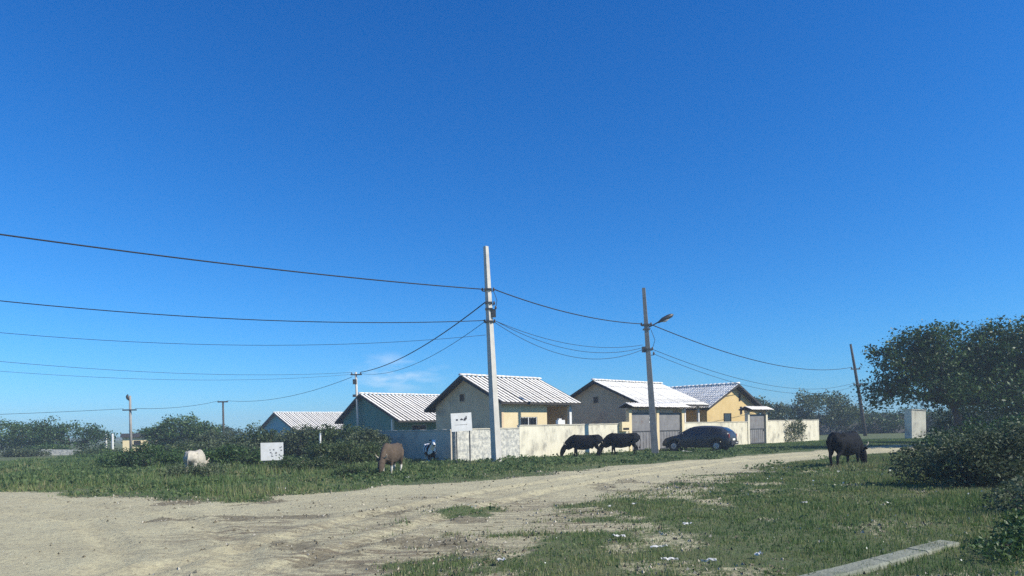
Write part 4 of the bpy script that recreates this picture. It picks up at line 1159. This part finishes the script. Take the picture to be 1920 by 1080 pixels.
# left side trees
plant('tree', 'tree', (-44.8, 70.0, 0), [(0, 0, 1.7, 3.2, 2.4, 1.4), (-3.4, 0, 1.7, 3.0, 2.4, 1.4), (2.4, .2, 1.2, 1.8, 1.6, 1.1)], 400, 30, .2, .34, M['leaf_dark'], 'rounded dark tree at the far left edge', (1.0, .16), 'trees', .55, 5)
plant('tree', 'tree', (-53.0, 72.0, 0), [(0, 0, 1.9, 3.6, 2.4, 1.6), (3, 0, 1.5, 2.4, 2, 1.3), (-3.5, 0, 2.0, 3.0, 2, 1.6)], 320, 30, .2, .34, M['leaf_dark'], 'outermost dark tree at the far left', (1.0, .16), 'trees', .55, 5)
plant('tree', 'tree', (-30.3, 64.0, 0), [(0, 0, 1.9, 2.3, 2, 1.2), (-1.7, -.2, 1.4, 1.5, 1.5, 1.2), (1.8, 0, 1.4, 1.6, 1.5, 1.2)], 400, 30, .19, .3, M['leaf_dark'], 'rounded dark tree between the two slim left poles', (1.0, .16), 'trees', .55, 5)
plant('tree', 'tree', (-40.5, 78.0, 0), [(0, 0, 1.3, 1.6, 1.4, 1.2), (-1.4, 0, 1.0, 1.3, 1.2, .9)], 150, 28, .22, .34, M['leaf_dark'], 'small dark tree left of the far yellow building', (.8, .12), 'trees', .5, 4)
plant('shrub', 'shrub', (-47.0, 96.0, 0), [(0, 0, 1.2, 5, 2, 1.5), (6, 0, 1.2, 5, 2, 1.4)], 200, 28, .3, .45, M['leaf_mid'], 'far hedge behind the yellow building', None, 'shrubs', .5)
shr = [(-24.2, 58.0, 2.3, 1.7, 'leaf_dusty', 'dusty shrub right of the rounded left tree'), (-20.3, 56.0, 2.2, 1.5, 'leaf_dusty', 'dusty shrub left of the blue house'),
       (-35.8, 60.0, 2.0, .35, 'leaf_mid', 'low shrub in front of the yellow building'), (-14.0, 44.0, 2.1, 1.6, 'leaf_mid', 'shrub in front of the blue house wall'),
       (-21.6, 48.0, 1.6, 1.3, 'leaf_dusty', 'shrub below and right of the rounded left tree'), (-22.0, 46.0, 2.4, 1.0, 'leaf_mid', 'low shrub behind the white cow'),
       (-15.6, 42.5, 1.8, 1.9, 'leaf_mid', 'tall shrub hiding the far end of the side wall'), (-12.6, 41.0, 1.7, 1.75, 'leaf_dusty', 'shrub between the blue house and the white board'),
       (-41.4, 58.5, 2.2, .6, 'leaf_dusty', 'low weeds in front of the low pale wall'),
       (-16.8, 40.0, 2.2, 1.1, 'leaf_dusty', 'shrub left of the white board'), (-41.8, 62.5, 1.8, .9, 'leaf_dark', 'low shrub on the far left behind the low wall')]
for (x, y, w, h, mm, lb) in shr:
    plant('shrub', 'shrub', (x, y, 0), [(0, 0, h * .5, w * .6, 1.0, h * .5), (-w * .5, 0, h * .42, w * .5, .9, h * .45), (w * .5, 0, h * .45, w * .5, .9, h * .48)], 210, 26, .13, .22, M[mm], lb, None, 'shrubs', .4, 8)
# big shrubs in front of the green house and side wall
plant('shrub', 'shrub', (-9.0, 37.0, 0), [(0, 0, .95, 1.3, 1.0, .95), (1.1, -.2, .8, .9, .9, .8), (-1.1, .1, .8, .9, .9, .75)], 520, 28, .11, .19, M['leaf_mid'], 'large shrub in front of the green house', None, 'shrubs', .4, 14)
plant('shrub', 'shrub', (-7.4, 35.2, 0), [(0, 0, .75, .9, .7, .8), (.7, 0, .6, .6, .6, .62)], 260, 28, .1, .17, M['leaf_dusty'], 'upright shrub against the shaded side wall', None, 'shrubs', .4, 10)
plant('shrub', 'shrub', (-7.3, 31.0, 0), [(0, 0, .55, 1.1, .8, .6), (1.0, .1, .45, .8, .7, .5), (-1.0, 0, .5, .9, .8, .5)], 420, 28, .085, .15, M['leaf_mid'], 'shrub between the white board and the brown cow', None, 'shrubs', .4, 12)
plant('shrub', 'shrub', (-12.4, 31.0, 0), [(0, 0, .45, 1.2, .8, .5), (1.2, .1, .35, .8, .7, .4), (-1.1, 0, .4, .9, .8, .45)], 360, 28, .085, .15, M['leaf_dark'], 'shrub left of the low white board', None, 'shrubs', .4, 12)
plant('shrub', 'shrub', (-8.6, 27.3, 0), [(0, 0, .22, 1.0, .7, .3), (1.2, .1, .2, .8, .6, .28)], 240, 26, .07, .12, M['leaf_mid'], 'low weedy shrub at the foot of the white board', None, 'shrubs', .3, 8)
plant('shrub', 'shrub', (-17.5, 33.5, 0), [(0, 0, .5, 1.4, .9, .5), (1.4, .1, .4, .9, .8, .42), (-1.6, 0, .4, 1.1, .8, .45)], 320, 28, .09, .16, M['leaf_dark'], 'shrub behind the white cow', None, 'shrubs', .4, 10)

plant('shrub', 'shrub', (-10.9, 23.1, 0), [(0, 0, .22, .8, .35, .32), (.8, .1, .2, .6, .4, .3)], 190, 24, .065, .11, M['leaf_dusty'], 'low weeds in front of the white cow', None, 'shrubs', .3, 6)
plant('shrub', 'shrub', (-4.75, 22.9, 0), [(0, 0, .14, .6, .35, .2), (-.7, .1, .14, .5, .4, .2)], 110, 24, .06, .11, M['leaf_mid'], 'low weeds at the feet of the brown cow', None, 'shrubs', .3, 6)

# ------------------------------------------------------------------ grass and weeds
def blades(name, pts, h, per, width, tint, spread, lean=.55):
    n = len(pts) * per
    P = np.repeat(pts, per, 0); H_ = np.repeat(h, per) * RS.uniform(.45, 1.15, n); Wd = np.repeat(width, per) * RS.uniform(.7, 1.3, n)
    P = P + np.stack([RS.normal(size=n) * np.repeat(spread, per), RS.normal(size=n) * np.repeat(spread, per), np.zeros(n)], -1)
    P[:, 2] = hgt(P[:, 0], P[:, 1]) - .01
    a = RS.rand(n) * 2 * np.pi; l = RS.rand(n) * lean
    tip = P + np.stack([np.cos(a) * l * H_, np.sin(a) * l * H_, H_ * np.sqrt(1 - np.minimum(.8, l * l))], -1)
    b = RS.rand(n) * 2 * np.pi
    wv = np.stack([np.cos(b) * Wd * .5, np.sin(b) * Wd * .5, np.zeros(n)], -1)
    v = np.stack([P - wv, P + wv, tip], 1).reshape(-1, 3)
    t = np.clip(np.repeat(tint, per) + RS.normal(size=n) * .12, 0, 1)
    return np_mesh(name, v, 3, np.repeat(t, 3))
def scatter(n, x0, x1, y0, y1, cond=None, ybias=1.0):
    x = RS.uniform(x0, x1, n); y = y0 + (y1 - y0) * RS.rand(n) ** ybias
    k = (np.abs(x) < y * .78 + 1.0)
    x, y = x[k], y[k]
    w = grassw(x, y)
    k = RS.rand(len(x)) < w ** 1.5
    if cond is not None: k &= cond(x, y)
    return x[k], y[k]
def behind_wall(x, y):
    dx, dy = x - A0[0], y - A0[1]
    s = dx * SU[0] + dy * SU[1]; w = dx * SM[0] + dy * SM[1]
    return (w > -.1) & (s > -7.3)
def side(x, y):   # True on the near side of the road
    return (x > -2) & (y < 1.05 * x + 14.5)
# near meadow, short
x, y = scatter(70000, -3, 20, 6, 34, lambda x, y: side(x, y) & ~behind_wall(x, y), 1.25)
d = np.hypot(x, y); nn = fbm(x * .8, y * .8, 3)
hh = (.05 + .11 * nn ** 1.5 + .10 * sstep(.55, .75, fbm(x * .4 + 9, y * .4, 3))) * (.8 + .5 * sstep(2, 9, x - .25 * y))
tg = link('grass', blades('grass', np.stack([x, y, x * 0], -1), hh, 7, np.maximum(.012, d * .0014), np.clip(.20 + .8 * (fbm(x * .5 + 3, y * .5, 3) - .12) + .17 * RS.normal(size=len(x)), 0, 1), .05 + .002 * d), M['grass'])
tag(tg, 'short patchy grass on the near side of the dirt road', 'grass', kind='stuff')
# verge along the houses and the left field, taller
x, y = scatter(90000, -34, 40, 15, 60, lambda x, y: ~side(x, y) & ~behind_wall(x, y), 1.3)
d = np.hypot(x, y); nn = fbm(x * .5 + 20, y * .5, 3)
lf = 1 - sstep(-8, 2, x)
hh = (.07 + .12 * nn + .20 * lf * sstep(.5, .72, nn)) * (1 - .4 * sstep(0, 4, x)) * (.35 + .65 * sstep(-.3, 2.2, road_sd(x, y) + 1.2 * (nn - .5)))
vg = link('grass', blades('grass', np.stack([x, y, x * 0], -1), hh, 6, np.maximum(.018, d * .0013), np.clip(.32 + .62 * (fbm(x * .35 + 3, y * .35, 3) - .15) - .2 * sstep(26, 40, y) + .13 * RS.normal(size=len(x)), 0, 1), .05 + .002 * d, .8), M['grass'])
tag(vg, 'taller green grass on the far verge below the walls', 'grass', kind='stuff')
# broad-leaved weeds in both
x, y = scatter(9000, -30, 16, 6.5, 42, lambda x, y: ~behind_wall(x, y), 1.2)
k = fbm(x * .6 + 70, y * .6, 3) > .5
x, y = x[k], y[k]
per = 14; n = len(x) * per
hh = np.repeat(np.where(side(x, y), .10, .20) * RS.uniform(.5, 1.3, len(x)), per)
P = np.stack([np.repeat(x, per), np.repeat(y, per), np.zeros(n)], -1) + RS.normal(size=(n, 3)) * np.array([.10, .10, 0])
P[:, 2] = hgt(P[:, 0], P[:, 1]) + hh * RS.rand(n)
wd = leaf_mesh('weeds', P, np.repeat(np.clip(np.hypot(x, y) * .004, .035, .11), per), np.clip(np.repeat(RS.rand(len(x)) * .5, per) + RS.rand(n) * .5, 0, 1), .55)
tag(link('weeds', wd, M['weed']), 'broad-leaved low weeds scattered through the grass', 'weeds', kind='stuff')
# dry straw and clods along the road edges
x = RS.uniform(-11, 9, 130000); y = 6.5 + 18 * RS.rand(130000) ** 1.3
w = grassw(x, y); sd = road_sd(x, y)
k = (RS.rand(len(x)) < .02 + .30 * scuffw(x, y) * sstep(.42, .66, fbm(x * .8 + 4, y * .8, 3)) + .5 * soilw(x, y) + .5 * ((w > .1) & (w < .8))) & (np.abs(x) < y * .78 + 1)
k &= RS.rand(len(x)) < .5
x, y = x[k], y[k]; n = len(x); s = (.004 + .022 * RS.rand(n) ** 2.5) * (.7 + .05 * y)
c0 = np.stack([x, y, hgt(x, y) + .004 + s * .3], -1)
tetra = np.array([(-1, -.7, -.5), (1, -.6, -.5), (0, 1, -.5), (0, 0, .7)])
F4 = [(0, 1, 3), (1, 2, 3), (2, 0, 3)]
ang = RS.rand(n) * 6.28; ca, sa = np.cos(ang), np.sin(ang)
vv = []
for f in F4:
    for i in f:
        q = tetra[i] * RS.uniform(.6, 1.3, (n, 3))
        vv.append(np.stack([c0[:, 0] + s * (q[:, 0] * ca - q[:, 1] * sa), c0[:, 1] + s * (q[:, 0] * sa + q[:, 1] * ca), c0[:, 2] + s * q[:, 2]], -1))
vv = np.stack(vv, 1).reshape(-1, 3)
M['clod'] = leafmat('clods and gravel', [(0.08, 0.07, 0.045), (0.16, 0.135, 0.09), (0.27, 0.24, 0.165), (0.5, 0.46, 0.37)], 0.0, .95)
tag(link('gravel', np_mesh('gravel', vv, 3, np.repeat(RS.rand(n), 9)), M['clod']), 'loose clods and small stones along the road edge', 'gravel', kind='stuff')

# tiny pale flower heads and flecks in the grass
x, y = scatter(1500, -2, 16, 6.8, 24, lambda x, y: side(x, y), 1.2)
k = RS.rand(len(x)) < .25 + .75 * (fbm(x * .7 + 33, y * .7, 3) > .52)
x, y = x[k], y[k]; n = len(x)
P = np.stack([x, y, hgt(x, y) + RS.uniform(.05, .16, n)], -1)
M['fleck'] = leafmat('pale flower heads', [(0.30, 0.30, 0.20), (0.50, 0.50, 0.40), (0.72, 0.72, 0.64)], .1, .9)
tag(link('wildflowers', leaf_mesh('wildflowers', P, np.clip(.0022 * np.hypot(x, y), .014, .05), RS.rand(n), .8), M['fleck']), 'tiny pale flower heads scattered in the near grass', 'wildflowers', kind='stuff')
# stray dry tufts where the turf gives out to sand
x = RS.uniform(-3, 7, 5000); y = RS.uniform(6.8, 22, 5000)
w = grassw(x, y); k = (w > .03) & (w < .75) & (RS.rand(len(x)) < .6) & (np.abs(x) < y * .78 + 1)
x, y = x[k], y[k]; d = np.hypot(x, y)
dt = link('dry_grass', blades('dry_grass', np.stack([x, y, x * 0], -1), RS.uniform(.03, .09, len(x)), 6, np.maximum(.010, d * .0012), np.clip(RS.normal(size=len(x)) * .2 + .55, 0, 1), .05 + d * 0, .9), M['grass'])
tag(dt, 'stray dry tufts between the sand and the near grass', 'grass', kind='stuff')

# ------------------------------------------------------------------ kerb and litter
kb = empty('kerb', (2.45, 6.28, 0), math.atan2(8.30 - 6.28, 5.2 - 2.45), 'pale concrete kerb strip lying in the grass at lower right', 'kerb')
Lk = math.hypot(8.30 - 6.28, 5.2 - 2.45)
nseg = 4
for i in range(nseg):
    a, b = i * Lk / nseg + .006, (i + 1) * Lk / nseg - .006
    dz = random.uniform(-.008, .008)
    MB().extrude([(-.13, -.1), (.12, -.1), (.12, .040 + dz), (.095, .055 + dz), (-.105, .052 + dz), (-.13, .036 + dz)], 0, a, b).build('kerb_stone', M['kerb'], kb)
def scrap(x, y, L, W_, rz, seed):
    rnd = random.Random(seed); nx, ny = 6, 3; mb = MB()
    for i in range(nx + 1):
        for j in range(ny + 1):
            mb.v.append(((i / nx - .5) * L + rnd.uniform(-.01, .01), (j / ny - .5) * W_ + rnd.uniform(-.01, .01), .05 + rnd.uniform(0, .035)))
    top = len(mb.v)
    mb.v += [(a, b, c - .004) for a, b, c in mb.v[:top]]
    for i in range(nx):
        for j in range(ny):
            a = i * (ny + 1) + j; q = (a, a + ny + 1, a + ny + 2, a + 1)
            mb.f.append(q); mb.f.append(tuple(top + k for k in reversed(q)))
    me = mb.mesh('litter_scrap'); 
    return link('litter_scrap', me, M['paper'], None, (x, y, gz(x, y)), (rnd.uniform(-.1, .1), rnd.uniform(-.1, .1), rz))
for i, (x, y, L, W_, rz, lb) in enumerate((
        (1.72, 8.25, .34, .10, .1, 'long white paper scrap near the middle of the near grass'),
        (1.66, 7.42, .30, .09, .15, 'white paper strip close to the bottom edge left of the kerb'),
        (2.05, 7.30, .26, .06, -.2, 'thin white strip between paper strip and kerb'),
        (2.73, 7.72, .13, .12, .6, 'crumpled pale scrap just above the kerb'),
        (1.38, 9.15, .26, .2, .4, 'crumpled white bag at the edge of the bare strip'),
        (5.3, 12.65, .20, .10, .1, 'white scrap in the meadow in front of the bush'),
        (1.75, 12.6, .14, .10, .9, 'small white scrap at the road edge'),
        (2.25, 12.9, .16, .10, .2, 'second small white scrap at the road edge, further right'),
        (2.55, 10.2, .22, .10, .3, 'pale scrap in the grass right of the bare strip'),
        (-.15, 7.5, .16, .10, .5, 'white scrap in the near grass patch at bottom centre'),
        (-6.1, 18.3, .34, .16, .1, 'white scrap on the verge across the road'),
        (-3.3, 21.6, .22, .12, .1, 'small white scrap on the verge below the calf'),
        (9.9, 39.4, 1.3, .16, .35, 'long white strip on the grass by the parked car'))):
    tag(scrap(x, y, L * .6, W_ * .5, rz, i), lb, 'litter', 'scraps of litter')

# ------------------------------------------------------------------ thin haze volume added for the windscreen veil and far fading
HAZE = 0.0013
if HAZE > 0:
    hz = MB().box(-300, 300, -60, 420, -1.2, 12.5).build('haze', None)
    hm = bpy.data.materials.new('veil haze'); hm.use_nodes = True
    t = hm.node_tree; t.nodes.clear()
    out = t.nodes.new('ShaderNodeOutputMaterial'); pv = t.nodes.new('ShaderNodeVolumePrincipled')
    pv.inputs['Color'].default_value = (0.72, 0.87, 1.0, 1); pv.inputs['Density'].default_value = HAZE
    t.links.new(pv.outputs[0], out.inputs['Volume'])
    hz.data.materials.append(hm)
    tag(hz, 'faint pale haze added over the whole place as a windscreen veil', 'haze', kind='stuff')
